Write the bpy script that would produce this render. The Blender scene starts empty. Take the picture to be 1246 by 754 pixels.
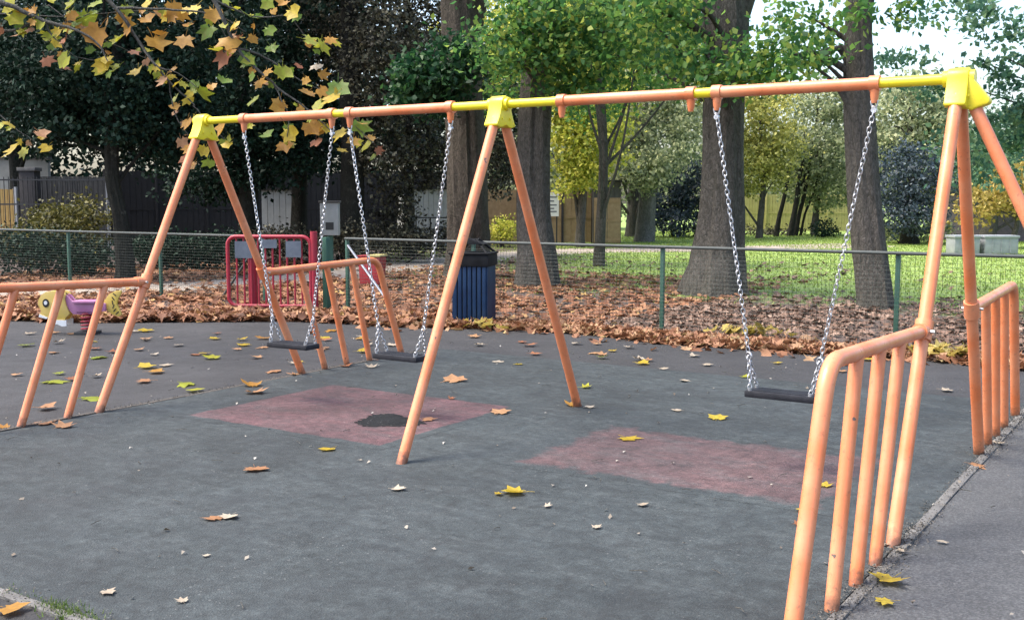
import bpy, math, random
import numpy as np
from mathutils import Vector, Matrix

random.seed(7)
RNG = np.random.default_rng(7)
R = math.radians
scene = bpy.context.scene
COL = scene.collection

# ------------------------------------------------------------------ camera
CAM = Vector((7.535, -6.639, 1.724))
YAW, PITCH = -0.5747, -0.1021
FPX, IW, IH = 1322.1, 1246.0, 754.0
fwd = Vector((math.sin(YAW) * math.cos(PITCH), math.cos(YAW) * math.cos(PITCH), math.sin(PITCH)))
right = Vector((math.cos(YAW), -math.sin(YAW), 0))
upv = right.cross(fwd)
fwdh = Vector((math.sin(YAW), math.cos(YAW), 0))
cd = bpy.data.cameras.new('camera')
cam = bpy.data.objects.new('camera', cd)
COL.objects.link(cam)
cam.matrix_world = Matrix(((right.x, upv.x, -fwd.x, CAM.x), (right.y, upv.y, -fwd.y, CAM.y),
                           (right.z, upv.z, -fwd.z, CAM.z), (0, 0, 0, 1)))
cd.sensor_fit = 'HORIZONTAL'
cd.sensor_width = 36.0
cd.lens = 36.0 * FPX / IW
cd.clip_start = 0.05
cd.clip_end = 2000
scene.camera = cam

# ------------------------------------------------------------------ light
SUN_EL, SUN_AZ = R(60), R(232)          # azimuth clockwise from +Y
w = bpy.data.worlds.new('World')
scene.world = w
w.use_nodes = True
nt = w.node_tree
bg = nt.nodes['Background']
sky = nt.nodes.new('ShaderNodeTexSky')
sky.sky_type = 'NISHITA'
sky.sun_disc = False
sky.sun_elevation = SUN_EL
sky.sun_rotation = SUN_AZ
sky.air_density = 1.0
sky.dust_density = 4.0
sky.ozone_density = 1.0
nt.links.new(sky.outputs[0], bg.inputs[0])
bg.inputs[1].default_value = 0.15
sl = bpy.data.lights.new('sun', 'SUN')
sl.energy = 1.5
sl.angle = R(24)
sl.color = (1.0, 0.93, 0.82)
sun = bpy.data.objects.new('sun', sl)
COL.objects.link(sun)
sd = Vector((math.sin(SUN_AZ) * math.cos(SUN_EL), math.cos(SUN_AZ) * math.cos(SUN_EL), math.sin(SUN_EL)))
sun.rotation_euler = sd.to_track_quat('Z', 'Y').to_euler()
sun.location = sd * 60
scene.view_settings.view_transform = 'Standard'
scene.view_settings.look = 'None'
scene.view_settings.exposure = 1.78
scene.view_settings.gamma = 1.0
scene.view_settings.use_curve_mapping = False
scene.cycles.max_bounces = 6
scene.cycles.transparent_max_bounces = 8


# ------------------------------------------------------------------ survey helpers (pixel of the photo + real distance -> place)
def ray(px, py):
    return fwd + right * ((px - IW / 2) / FPX) + upv * ((IH / 2 - py) / FPX)


def at(px, py, D):
    d = ray(px, py)
    return CAM + d * (D / d.dot(fwdh))


def gr(px, py, z=0.0):
    d = ray(px, py)
    return CAM + d * ((z - CAM.z) / d.z)


def V(px, D, z=0.0):
    p = at(px, 242, D)
    return Vector((p.x, p.y, z))


# ------------------------------------------------------------------ materials
def newmat(name):
    m = bpy.data.materials.new(name)
    m.use_nodes = True
    t = m.node_tree
    b = t.nodes['Principled BSDF']
    return m, t, b


def N(t, kind, **kw):
    n = t.nodes.new(kind)
    for k, v in kw.items():
        setattr(n, k, v)
    return n


def ramp(t, fac, stops, interp='LINEAR'):
    r = N(t, 'ShaderNodeValToRGB')
    r.color_ramp.interpolation = interp
    el = r.color_ramp.elements
    while len(el) < len(stops):
        el.new(0.5)
    for e, (p, c) in zip(el, stops):
        e.position = p
        e.color = (*c, 1) if len(c) == 3 else c
    t.links.new(fac, r.inputs[0])
    return r.outputs[0]


def noise(t, scale, detail=4, rough=0.55, vec=None, dist=0.0):
    n = N(t, 'ShaderNodeTexNoise')
    n.inputs['Scale'].default_value = scale
    n.inputs['Detail'].default_value = detail
    n.inputs['Roughness'].default_value = rough
    n.inputs['Distortion'].default_value = dist
    if vec is not None:
        t.links.new(vec, n.inputs['Vector'])
    return n.outputs['Fac']


def mix(t, fac, a, b, mode='MIX'):
    n = N(t, 'ShaderNodeMix', data_type='RGBA', blend_type=mode)
    for sock, val in ((n.inputs[0], fac), (n.inputs[6], a), (n.inputs[7], b)):
        if isinstance(val, (int, float)):
            sock.default_value = val
        elif isinstance(val, tuple):
            sock.default_value = (*val, 1)
        else:
            t.links.new(val, sock)
    return n.outputs[2]


def geo(t, out='Position'):
    return N(t, 'ShaderNodeNewGeometry').outputs[out]


def bump(t, b, h, strength, dist=0.01):
    n = N(t, 'ShaderNodeBump')
    n.inputs['Strength'].default_value = strength
    n.inputs['Distance'].default_value = dist
    t.links.new(h, n.inputs['Height'])
    t.links.new(n.outputs[0], b.inputs['Normal'])


def objco(t):
    return N(t, 'ShaderNodeTexCoord').outputs['Object']


def pbr(name, c1, c2=None, scale=8, rough=0.6, bmp=0.0, bscale=60, metal=0.0, world=False, spec=None, c3=None):
    m, t, b = newmat(name)
    co = geo(t) if world else objco(t)
    if c2:
        st = [(0.3, c1), (0.7, c2)]
        if c3:
            st = [(0.28, c1), (0.55, c2), (0.75, c3)]
        t.links.new(ramp(t, noise(t, scale, 5, 0.6, co), st), b.inputs['Base Color'])
    else:
        b.inputs['Base Color'].default_value = (*c1, 1)
    b.inputs['Roughness'].default_value = rough
    b.inputs['Metallic'].default_value = metal
    if spec is not None:
        b.inputs['Specular IOR Level'].default_value = spec
    if bmp:
        bump(t, b, noise(t, bscale, 4, 0.6, co), bmp, 0.01)
    return m


def paint(name, base, worn, rough=0.38, chips=0.735):
    """Gloss paint over steel: faded patches, fine dirt and small chips."""
    m, t, b = newmat(name)
    p = geo(t)
    c = mix(t, ramp(t, noise(t, 3.5, 5, 0.6, p), [(0.35, (0, 0, 0)), (0.75, (1, 1, 1))]), base, worn)
    dirt = ramp(t, noise(t, 38, 6, 0.7, p), [(0.57, (0, 0, 0)), (0.70, (1, 1, 1))])
    c = mix(t, dirt, c, mix(t, 0.42, c, (0.10, 0.06, 0.04)))
    chip = ramp(t, noise(t, 16, 3, 0.5, p), [(chips, (0, 0, 0)), (chips + 0.015, (1, 1, 1))])
    c = mix(t, chip, c, (0.12, 0.09, 0.075))
    # rust and splashed dirt near the feet
    sz = N(t, 'ShaderNodeSeparateXYZ'); t.links.new(p, sz.inputs[0])
    zz = N(t, 'ShaderNodeMath', operation='MULTIPLY_ADD'); t.links.new(sz.outputs['Z'], zz.inputs[0]); zz.inputs[1].default_value = 4.0
    t.links.new(noise(t, 22, 6, 0.7, p), zz.inputs[2])
    ft = ramp(t, zz.outputs[0], [(0.52, (0.85, 0.85, 0.85)), (0.86, (0, 0, 0))])
    c = mix(t, ft, c, (0.10, 0.055, 0.035))
    t.links.new(c, b.inputs['Base Color'])
    rr = ramp(t, noise(t, 9, 4, 0.6, p), [(0.3, (rough - 0.08,) * 3), (0.7, (rough + 0.16,) * 3)])
    t.links.new(rr, b.inputs['Roughness'])
    bump(t, b, noise(t, 55, 4, 0.6, p), 0.12, 0.004)
    return m


def leafmat(name, stops, rough=0.55, trans=0.35, obj_random=False, spot=True, spec=0.35):
    m, t, b = newmat(name)
    if obj_random:
        rnd = N(t, 'ShaderNodeObjectInfo').outputs['Random']
    else:
        rnd = geo(t, 'Random Per Island')
    c = ramp(t, rnd, stops)
    if spot:
        f = ramp(t, noise(t, 4.5 if obj_random else 14, 6, 0.7, objco(t)), [(0.42, (0, 0, 0)), (0.66, (1, 1, 1))])
        c = mix(t, f, c, mix(t, 0.38, c, (0.15, 0.06, 0.02)))
    t.links.new(c, b.inputs['Base Color'])
    b.inputs['Roughness'].default_value = rough
    b.inputs['Specular IOR Level'].default_value = spec
    tr = N(t, 'ShaderNodeBsdfTranslucent')
    t.links.new(c, tr.inputs['Color'])
    ms = N(t, 'ShaderNodeMixShader')
    ms.inputs[0].default_value = trans
    t.links.new(b.outputs[0], ms.inputs[1])
    t.links.new(tr.outputs[0], ms.inputs[2])
    t.links.new(ms.outputs[0], t.nodes['Material Output'].inputs['Surface'])
    return m


M = {}
M['orange'] = paint('orange_paint', (0.64, 0.172, 0.058), (0.67, 0.285, 0.15), 0.34)
M['yellow'] = paint('yellow_paint', (0.76, 0.62, 0.010), (0.76, 0.64, 0.035), 0.36, 0.78)
M['steel'] = pbr('galvanised_steel', (0.36, 0.365, 0.375), (0.56, 0.565, 0.58), 30, 0.4, 0.2, 120, 0.9)
M['black_rubber'] = pbr('black_rubber_seat', (0.007, 0.008, 0.012), (0.02, 0.021, 0.027), 14, 0.6, 0.3, 90, spec=0.3)
M['red'] = paint('red_gate_paint', (0.30, 0.010, 0.028), (0.27, 0.018, 0.038), 0.45)
M['red_bin'] = paint('red_bin_paint', (0.30, 0.012, 0.02), (0.26, 0.02, 0.03), 0.5)
M['plate'] = pbr('grey_blue_plate', (0.07, 0.09, 0.12), (0.115, 0.14, 0.175), 9, 0.55)
M['green_metal'] = pbr('dark_green_metal', (0.018, 0.075, 0.052), (0.03, 0.095, 0.065), 6, 0.5, 0.1, 40)
M['wire'] = pbr('green_coated_wire', (0.022, 0.038, 0.03), (0.036, 0.054, 0.044), 6, 0.5)
M['rail'] = pbr('grey_green_rail', (0.026, 0.036, 0.034), (0.046, 0.056, 0.053), 7, 0.5, 0.1, 40)
M['black_metal'] = pbr('black_metal', (0.012, 0.012, 0.014), (0.025, 0.026, 0.028), 8, 0.5)
M['blue'] = pbr('faded_blue_slat', (0.004, 0.014, 0.045), (0.010, 0.032, 0.08), 3, 0.45, 0.15, 40, c3=(0.03, 0.045, 0.06), spec=0.2)
M['lid'] = pbr('black_lid', (0.006, 0.0065, 0.008), (0.015, 0.016, 0.018), 9, 0.75, 0.2, 50, spec=0.15)
M['fish_yellow'] = pbr('faded_yellow_panel', (0.58, 0.40, 0.05), (0.58, 0.42, 0.14), 4, 0.4)
M['fish_purple'] = pbr('purple_panel', (0.34, 0.11, 0.23), (0.46, 0.22, 0.36), 5, 0.4)
M['white'] = pbr('white_plastic', (0.72, 0.72, 0.70), (0.8, 0.8, 0.78), 5, 0.4)
M['black'] = pbr('black_plastic', (0.012, 0.012, 0.012), None, 5, 0.4)
M['spring'] = pbr('red_spring', (0.36, 0.03, 0.05), (0.28, 0.03, 0.04), 12, 0.4)
M['concrete'] = pbr('concrete_edging', (0.075, 0.072, 0.068), (0.15, 0.147, 0.14), 7, 0.85, 0.5, 55, world=True)
M['dirt'] = pbr('dirt_bits', (0.035, 0.03, 0.026), (0.075, 0.066, 0.056), 30, 0.95, world=True)
M['moss'] = leafmat('moss_green', [(0, (0.06, 0.11, 0.02)), (0.5, (0.10, 0.16, 0.03)), (1, (0.16, 0.2, 0.05))], spot=False)
M['timber'] = pbr('pale_timber', (0.24, 0.155, 0.075), (0.33, 0.23, 0.125), 5, 0.75, 0.2, 20)
M['timber_yellow'] = pbr('golden_timber', (0.33, 0.20, 0.055), (0.40, 0.27, 0.09), 5, 0.75, 0.2, 20)
M['timber_olive'] = pbr('olive_timber', (0.30, 0.27, 0.10), (0.42, 0.38, 0.16), 4, 0.75, 0.2, 20)
M['timber_grey'] = pbr('grey_timber', (0.045, 0.043, 0.038), (0.09, 0.085, 0.073), 4, 0.8, 0.2, 20)
M['pale_board'] = pbr('pale_grey_board', (0.24, 0.25, 0.235), (0.34, 0.345, 0.325), 3, 0.7)
M['felt_gap_shade'] = pbr('roof_felt_gap_shade', (0.006, 0.006, 0.0065), (0.013, 0.013, 0.0135), 6, 0.8)  # near-black for shed roofs and, as painted shade, the gap fence
M['brick_dark'] = pbr('dark_pier', (0.02, 0.019, 0.02), (0.036, 0.033, 0.034), 10, 0.85)
M['post_white'] = pbr('white_post', (0.28, 0.285, 0.28), (0.37, 0.37, 0.36), 6, 0.7)
M['crate'] = pbr('pale_grey_metal', (0.20, 0.215, 0.235), (0.28, 0.30, 0.32), 5, 0.5)
M['line'] = pbr('sign_print', (0.16, 0.17, 0.2), None)


def barkmat(name, c1, c2, c3, s=9):
    m, t, b = newmat(name)
    mp = N(t, 'ShaderNodeMapping')
    mp.inputs['Scale'].default_value = (1, 1, 0.42)
    t.links.new(objco(t), mp.inputs[0])
    n1 = noise(t, s * 1.5, 9, 0.74, mp.outputs[0], 1.2)
    vo = N(t, 'ShaderNodeTexVoronoi', feature='DISTANCE_TO_EDGE'); vo.inputs['Scale'].default_value = s * 2.6
    wv = N(t, 'ShaderNodeMix', data_type='VECTOR'); wv.inputs[0].default_value = 0.06
    nn = N(t, 'ShaderNodeTexNoise'); nn.inputs['Scale'].default_value = 7; nn.inputs['Detail'].default_value = 4; t.links.new(mp.outputs[0], nn.inputs['Vector'])
    t.links.new(mp.outputs[0], wv.inputs[4]); t.links.new(nn.outputs['Color'], wv.inputs[5]); t.links.new(wv.outputs[1], vo.inputs['Vector'])
    crack = ramp(t, vo.outputs['Distance'], [(0.0, (0.45, 0.45, 0.45)), (0.10, (1, 1, 1))])
    n2 = noise(t, 1.1, 4, 0.6, objco(t))
    c = ramp(t, n1, [(0.32, c1), (0.52, c2), (0.72, c3)])
    c = mix(t, 0.7, c, crack, 'MULTIPLY')
    lich = ramp(t, noise(t, 6, 8, 0.75, objco(t)), [(0.58, (0, 0, 0)), (0.70, (1, 1, 1))])
    c = mix(t, lich, c, mix(t, 0.55, c, (0.17, 0.165, 0.14)))
    c = mix(t, n2, c, mix(t, 0.35, c, (0.05, 0.058, 0.036)))
    t.links.new(c, b.inputs['Base Color'])
    b.inputs['Roughness'].default_value = 0.95
    b.inputs['Specular IOR Level'].default_value = 0.2
    h = mix(t, 0.5, n1, vo.outputs['Distance'], 'ADD')
    bump(t, b, h, 0.9, 0.05)
    return m


M['bark_grey'] = barkmat('grey_bark', (0.038, 0.034, 0.030), (0.10, 0.09, 0.081), (0.165, 0.15, 0.136))
M['bark_brown'] = barkmat('brown_bark', (0.033, 0.026, 0.022), (0.088, 0.072, 0.06), (0.145, 0.12, 0.102))
M['bark_dark'] = barkmat('dark_bark', (0.008, 0.0075, 0.008), (0.02, 0.018, 0.017), (0.038, 0.035, 0.032))
M['bark_pale'] = barkmat('pale_bark', (0.07, 0.068, 0.06), (0.17, 0.165, 0.15), (0.27, 0.26, 0.24))
M['twig'] = barkmat('plane_twig', (0.06, 0.056, 0.05), (0.12, 0.115, 0.105), (0.2, 0.19, 0.18), 14)

LF = {
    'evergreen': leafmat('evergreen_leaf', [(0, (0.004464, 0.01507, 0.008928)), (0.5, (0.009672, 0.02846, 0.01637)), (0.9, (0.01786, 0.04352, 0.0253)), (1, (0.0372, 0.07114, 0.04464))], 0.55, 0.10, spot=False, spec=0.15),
    'ivy': leafmat('ivy_leaf', [(0, (0.01875, 0.018, 0.0135)), (0.45, (0.045, 0.0435, 0.03)), (0.8, (0.105, 0.1013, 0.0675)), (1, (0.2025, 0.195, 0.1275))], 0.5, 0.2, spot=False, spec=0.2),
    'olive': leafmat('olive_leaf', [(0, (0.126, 0.153, 0.036)), (0.5, (0.396, 0.396, 0.099)), (1, (0.75, 0.684, 0.216))], 0.5, 0.45, spot=False),
    'maple': leafmat('maple_leaf_green', [(0, (0.03294, 0.1069, 0.04131)), (0.4, (0.07528, 0.1943, 0.04819)), (0.75, (0.1599, 0.2915, 0.06196)), (1, (0.3575, 0.4081, 0.08262))], 0.5, 0.6, spot=False),
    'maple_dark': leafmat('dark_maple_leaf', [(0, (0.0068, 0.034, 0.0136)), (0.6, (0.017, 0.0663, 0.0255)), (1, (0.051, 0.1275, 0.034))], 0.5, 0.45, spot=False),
    'yellowgreen': leafmat('yellow_green_leaf', [(0, (0.2063, 0.275, 0.03438)), (0.5, (0.44, 0.4675, 0.06875)), (1, (0.715, 0.66, 0.1375))], 0.5, 0.5, spot=False),
    'greygreen': leafmat('grey_green_leaf', [(0, (0.117, 0.1602, 0.0845)), (0.5, (0.273, 0.3205, 0.169)), (1, (0.585, 0.6032, 0.3549))], 0.5, 0.55, spot=False),
    'bluegreen': leafmat('blue_green_leaf', [(0, (0.0399, 0.113, 0.0798)), (0.5, (0.08645, 0.1928, 0.1197)), (1, (0.2128, 0.3192, 0.1596))], 0.45, 0.5, spot=False),
    'yew': leafmat('yew_leaf', [(0, (0.01912, 0.03188, 0.0425)), (0.6, (0.03825, 0.0595, 0.07437)), (1, (0.07969, 0.1116, 0.1275))], 0.5, 0.15, spot=False),
    'olive_dark': leafmat('olive_bush_leaf', [(0, (0.04, 0.045, 0.012)), (0.5, (0.09, 0.09, 0.022)), (1, (0.2, 0.18, 0.05))], 0.5, 0.3, spot=False),
    'gold': leafmat('gold_leaf', [(0, (0.224, 0.192, 0.04)), (0.5, (0.368, 0.288, 0.064)), (1, (0.48, 0.384, 0.112))], 0.5, 0.4),
}
LIT = leafmat('leaf_litter', [(0, (0.06188, 0.02992, 0.01836)), (0.25, (0.1326, 0.0561, 0.0306)), (0.5, (0.2122, 0.0935, 0.04896)), (0.75, (0.2917, 0.1421, 0.0765)), (0.93, (0.3713, 0.2094, 0.1102)), (1, (0.4066, 0.2693, 0.0918))], 0.7, 0.15)
LITG = leafmat('grey_leaf_litter', [(0, (0.04896, 0.03305, 0.02584)), (0.4, (0.1142, 0.07344, 0.05491)), (0.8, (0.204, 0.1359, 0.1034)), (1, (0.3101, 0.2203, 0.168))], 0.75, 0.1)
DRIFT = leafmat('drift_leaf', [(0, (0.1098, 0.04522, 0.02261)), (0.35, (0.2196, 0.1001, 0.05168)), (0.7, (0.3101, 0.1615, 0.08721)), (0.9, (0.3618, 0.2326, 0.1292)), (1, (0.3747, 0.2907, 0.1292))], 0.65, 0.2)
BIGLEAF = {
    'ygreen': leafmat('plane_leaf_yellow_green', [(0, (0.2244, 0.2904, 0.02376)), (1, (0.4224, 0.4092, 0.033))], 0.5, 0.4, True),
    'green': leafmat('plane_leaf_green', [(0, (0.0875, 0.1875, 0.025)), (1, (0.175, 0.275, 0.035))], 0.5, 0.4, True),
    'yellow': leafmat('plane_leaf_yellow', [(0, (0.462, 0.33, 0.022)), (1, (0.55, 0.429, 0.0495))], 0.5, 0.4, True),
    'gold': leafmat('plane_leaf_gold', [(0, (0.3808, 0.1848, 0.02464)), (1, (0.4928, 0.28, 0.0504))], 0.5, 0.4, True),
    'tan': leafmat('plane_leaf_tan', [(0, (0.30, 0.15, 0.07)), (1, (0.40, 0.23, 0.115))], 0.6, 0.25, True),
    'brown': leafmat('plane_leaf_brown', [(0, (0.22, 0.075, 0.03)), (1, (0.32, 0.13, 0.06))], 0.6, 0.25, True),
    'pale': leafmat('pale_dry_leaf', [(0, (0.26, 0.225, 0.17)), (1, (0.36, 0.32, 0.25))], 0.7, 0.1, True),
}


# ------------------------------------------------------------------ object helpers
def tag(o, label=None, cat=None, group=None, kind=None):
    if label: o['label'] = label
    if cat: o['category'] = cat
    if group: o['group'] = group
    if kind: o['kind'] = kind
    return o


def empty(name, loc, label, cat, group=None, rz=0.0):
    o = bpy.data.objects.new(name, None)
    COL.objects.link(o)
    o.location = loc
    o.rotation_euler = (0, 0, rz)
    o.empty_display_size = 0.2
    return tag(o, label, cat, group)


def link(name, me, mat, parent=None, loc=None):
    o = bpy.data.objects.new(name, me)
    COL.objects.link(o)
    if mat is not None and len(me.materials) == 0:
        me.materials.append(mat)
    if parent is not None:
        o.parent = parent
    if loc is not None:
        o.location = loc
    return o


class MB:
    """Collects verts and faces of one mesh."""
    def __init__(s):
        s.v = []
        s.f = []

    def box(s, lo, hi, rot=None, off=None):
        n = len(s.v)
        for z in (lo[2], hi[2]):
            for x, y in ((lo[0], lo[1]), (hi[0], lo[1]), (hi[0], hi[1]), (lo[0], hi[1])):
                p = Vector((x, y, z))
                if rot is not None: p = rot @ p
                if off is not None: p = p + off
                s.v.append(p)
        for q in ((3, 2, 1, 0), (4, 5, 6, 7), (0, 1, 5, 4), (1, 2, 6, 5), (2, 3, 7, 6), (3, 0, 4, 7)):
            s.f.append(tuple(n + i for i in q))
        return s

    def tube(s, pts, rad, seg=16, caps=True, closed=False, flut=None):
        pts = [Vector(p) for p in pts]
        n = len(pts)
        if not isinstance(rad, (list, tuple)): rad = [rad] * n
        base = len(s.v)
        t0 = (pts[1] - pts[0]).normalized()
        ref = Vector((0, 0, 1)) if abs(t0.z) < 0.9 else Vector((1, 0, 0))
        u = t0.cross(ref).normalized()
        for i, p in enumerate(pts):
            if closed:
                t = (pts[(i + 1) % n] - pts[i - 1]).normalized()
            else:
                t = (pts[min(i + 1, n - 1)] - pts[max(i - 1, 0)]).normalized()
            u = (u - t * u.dot(t)).normalized()
            v = t.cross(u)
            for k in range(seg):
                a = 2 * math.pi * k / seg
                r = rad[i] * (flut(i, a) if flut else 1)
                s.v.append(p + u * (math.cos(a) * r) + v * (math.sin(a) * r))
        rings = n if closed else n - 1
        for i in range(rings):
            a, b = base + i * seg, base + ((i + 1) % n) * seg
            for k in range(seg):
                k2 = (k + 1) % seg
                s.f.append((a + k, a + k2, b + k2, b + k))
        if caps and not closed:
            s.f.append(tuple(base + k for k in reversed(range(seg))))
            e = base + (n - 1) * seg
            s.f.append(tuple(e + k for k in range(seg)))
        return s

    def prism(s, poly, y0, y1, xf=None):
        """poly in (u, z), extruded along the third axis y."""
        n = len(poly)
        b = len(s.v)
        for y in (y0, y1):
            for (u, z) in poly:
                p = Vector((u, y, z))
                s.v.append(xf @ p if xf is not None else p)
        s.f.append(tuple(b + i for i in range(n)))
        s.f.append(tuple(b + n + i for i in reversed(range(n))))
        for i in range(n):
            j = (i + 1) % n
            s.f.append((b + j, b + i, b + n + i, b + n + j))
        return s

    def mesh(s, name, smooth=True, angle=35, bevel=0):
        me = bpy.data.meshes.new(name)
        me.from_pydata([tuple(p) for p in s.v], [], s.f)
        import bmesh
        bm = bmesh.new()
        bm.from_mesh(me)
        bmesh.ops.recalc_face_normals(bm, faces=bm.faces)
        if bevel:
            ed = [e for e in bm.edges if len(e.link_faces) == 2 and e.calc_face_angle(0) > R(35)]
            bmesh.ops.bevel(bm, geom=ed, offset=bevel, segments=2, affect='EDGES', profile=0.6)
        bm.to_mesh(me)
        bm.free()
        if smooth:
            me.polygons.foreach_set('use_smooth', [True] * len(me.polygons))
            me.set_sharp_from_angle(angle=R(angle))
        return me

    def build(s, name, mat, parent=None, loc=None, smooth=True, angle=35, bevel=0):
        return link(name, s.mesh(name, smooth, angle, bevel), mat, parent, loc)


def np_mesh(name, verts, polysize, nverts_per, faces_idx):
    """verts (n,3), faces_idx (m,k) all of one size."""
    me = bpy.data.meshes.new(name)
    me.vertices.add(len(verts))
    me.vertices.foreach_set('co', np.ascontiguousarray(verts, dtype=np.float32).ravel())
    m, k = faces_idx.shape
    me.loops.add(m * k)
    me.loops.foreach_set('vertex_index', np.ascontiguousarray(faces_idx, dtype=np.int32).ravel())
    me.polygons.add(m)
    me.polygons.foreach_set('loop_start', np.arange(0, m * k, k, dtype=np.int32))
    me.update(calc_edges=True)
    return me


def rand_frames(n, up_bias=0.0, outward=None):
    nrm = RNG.normal(size=(n, 3))
    nrm /= np.linalg.norm(nrm, axis=1, keepdims=True) + 1e-9
    nrm[:, 2] += up_bias
    if outward is not None:
        nrm += outward
    nrm /= np.linalg.norm(nrm, axis=1, keepdims=True) + 1e-9
    t = RNG.normal(size=(n, 3))
    t -= nrm * np.sum(t * nrm, axis=1, keepdims=True)
    t /= np.linalg.norm(t, axis=1, keepdims=True) + 1e-9
    return nrm, t, np.cross(nrm, t)


# leaf outlines: (along, across, lift) ; fans of quads so every leaf is one island
KITE = np.array([(-0.5, 0, 0), (-0.05, 0.36, 0.10), (0.55, 0, -0.05), (-0.05, -0.36, 0.10)])
KITEF = np.array([(0, 1, 2, 3)])
STAR = np.array([(-0.45, 0, 0), (-0.30, 0.42, 0.05), (-0.02, 0.22, 0.03), (0.22, 0.46, 0.09), (0.20, 0.14, 0.02),
                 (0.58, 0, -0.08), (0.20, -0.14, 0.02), (0.22, -0.46, 0.09), (-0.02, -0.22, 0.03), (-0.30, -0.42, 0.05)])
STARF = np.array([(0, 1, 2, 8), (0, 8, 9, 9), (2, 3, 4, 6), (2, 6, 7, 8), (4, 5, 6, 6)])


def leaf_cloud(name, pos, size, up_bias=0.4, outward=None, shape='kite'):
    n = len(pos)
    nr, t, b = rand_frames(n, up_bias, outward)
    s = (size * RNG.uniform(0.65, 1.35, n))[:, None, None]
    if shape == 'kite':
        L, F = KITE, KITEF
        faces = np.arange(n)[:, None] * 4 + np.array([[0, 1, 2, 3]])
    else:
        L = STAR
        tri = np.array([(0, 1, 2), (0, 2, 8), (0, 8, 9), (2, 3, 4), (2, 4, 6), (2, 6, 8), (8, 6, 7), (4, 5, 6)])
        faces = (np.arange(n)[:, None, None] * 10 + tri[None]).reshape(-1, 3)
    loc = L[None] * s
    curl = RNG.uniform(-0.6, 2.2, n)[:, None]
    v = pos[:, None] + t[:, None] * loc[:, :, 0:1] + b[:, None] * loc[:, :, 1:2] + nr[:, None] * (loc[:, :, 2] * curl)[:, :, None]
    return np_mesh(name, v.reshape(-1, 3), 4, 4, faces)


def clump_points(ell, leaves, per=34, crad=0.42, flat=0.55, shell=0.55):
    """points in clumps within an ellipsoid (cx,cy,cz,rx,ry,rz)"""
    c = np.array(ell[:3]); r = np.array(ell[3:6])
    nc = max(3, int(leaves / per))
    d = RNG.normal(size=(nc, 3)); d /= np.linalg.norm(d, axis=1, keepdims=True)
    rad = RNG.uniform(0, 1, nc) ** (1 / 3.0 * (1 - shell) + 0.12)
    cen = c + d * r * rad[:, None] * RNG.uniform(0.82, 1.12, nc)[:, None]
    cr = crad * RNG.uniform(0.55, 1.4, nc)
    k = RNG.integers(0, nc, leaves)
    p = cen[k] + RNG.normal(size=(leaves, 3)) * cr[k][:, None] * np.array([0.6, 0.6, 0.6 * flat])
    return p, cen


def view_ell(px, py, D, rpx, rpy, rd):
    p = at(px, py, D)
    return [p.x, p.y, p.z, rpx / FPX * D, rpx / FPX * D if rd is None else rd, rpy / FPX * D]


def trunk_mesh(mb, pts, rad, seg=40, seed=0, rough=0.12):
    rnd = random.Random(seed)
    ph = [rnd.uniform(0, 6.28) for _ in range(8)]
    tot = len(pts)
    def fl(i, a):
        q = i / tot
        return (1 + rough * (0.55 * math.sin(3 * a + ph[0] + q * 1.5) + 0.35 * math.sin(5 * a + ph[1] - q * 3)
                + 0.3 * math.sin(9 * a + ph[2] + q * 5) + 0.22 * math.sin(14 * a + ph[3] + 9 * q) + 0.25 * math.sin(17 * q + ph[4] + a))
                + 0.035 * math.sin(17 * a + ph[6] + 4 * math.sin(11 * q)) + 0.16 * max(0, 1 - q * 9) * math.sin(5 * a + ph[5]))
    mb.tube(pts, rad, seg, True, False, fl)


def smooth_path(ctrl, n):
    """Catmull-Rom through (x,y,z,r) control rows."""
    c = [np.array(q, float) for q in ctrl]
    c = [2 * c[0] - c[1]] + c + [2 * c[-1] - c[-2]]
    out = []
    segs = len(c) - 3
    for i in range(n + 1):
        f = i / n * segs
        k = min(int(f), segs - 1)
        t = f - k
        p0, p1, p2, p3 = c[k:k + 4]
        out.append(0.5 * (2 * p1 + (p2 - p0) * t + (2 * p0 - 5 * p1 + 4 * p2 - p3) * t * t + (3 * p1 - p0 - 3 * p2 + p3) * t ** 3))
    return [tuple(q[:3]) for q in out], [max(0.004, float(q[3])) for q in out]


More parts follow.
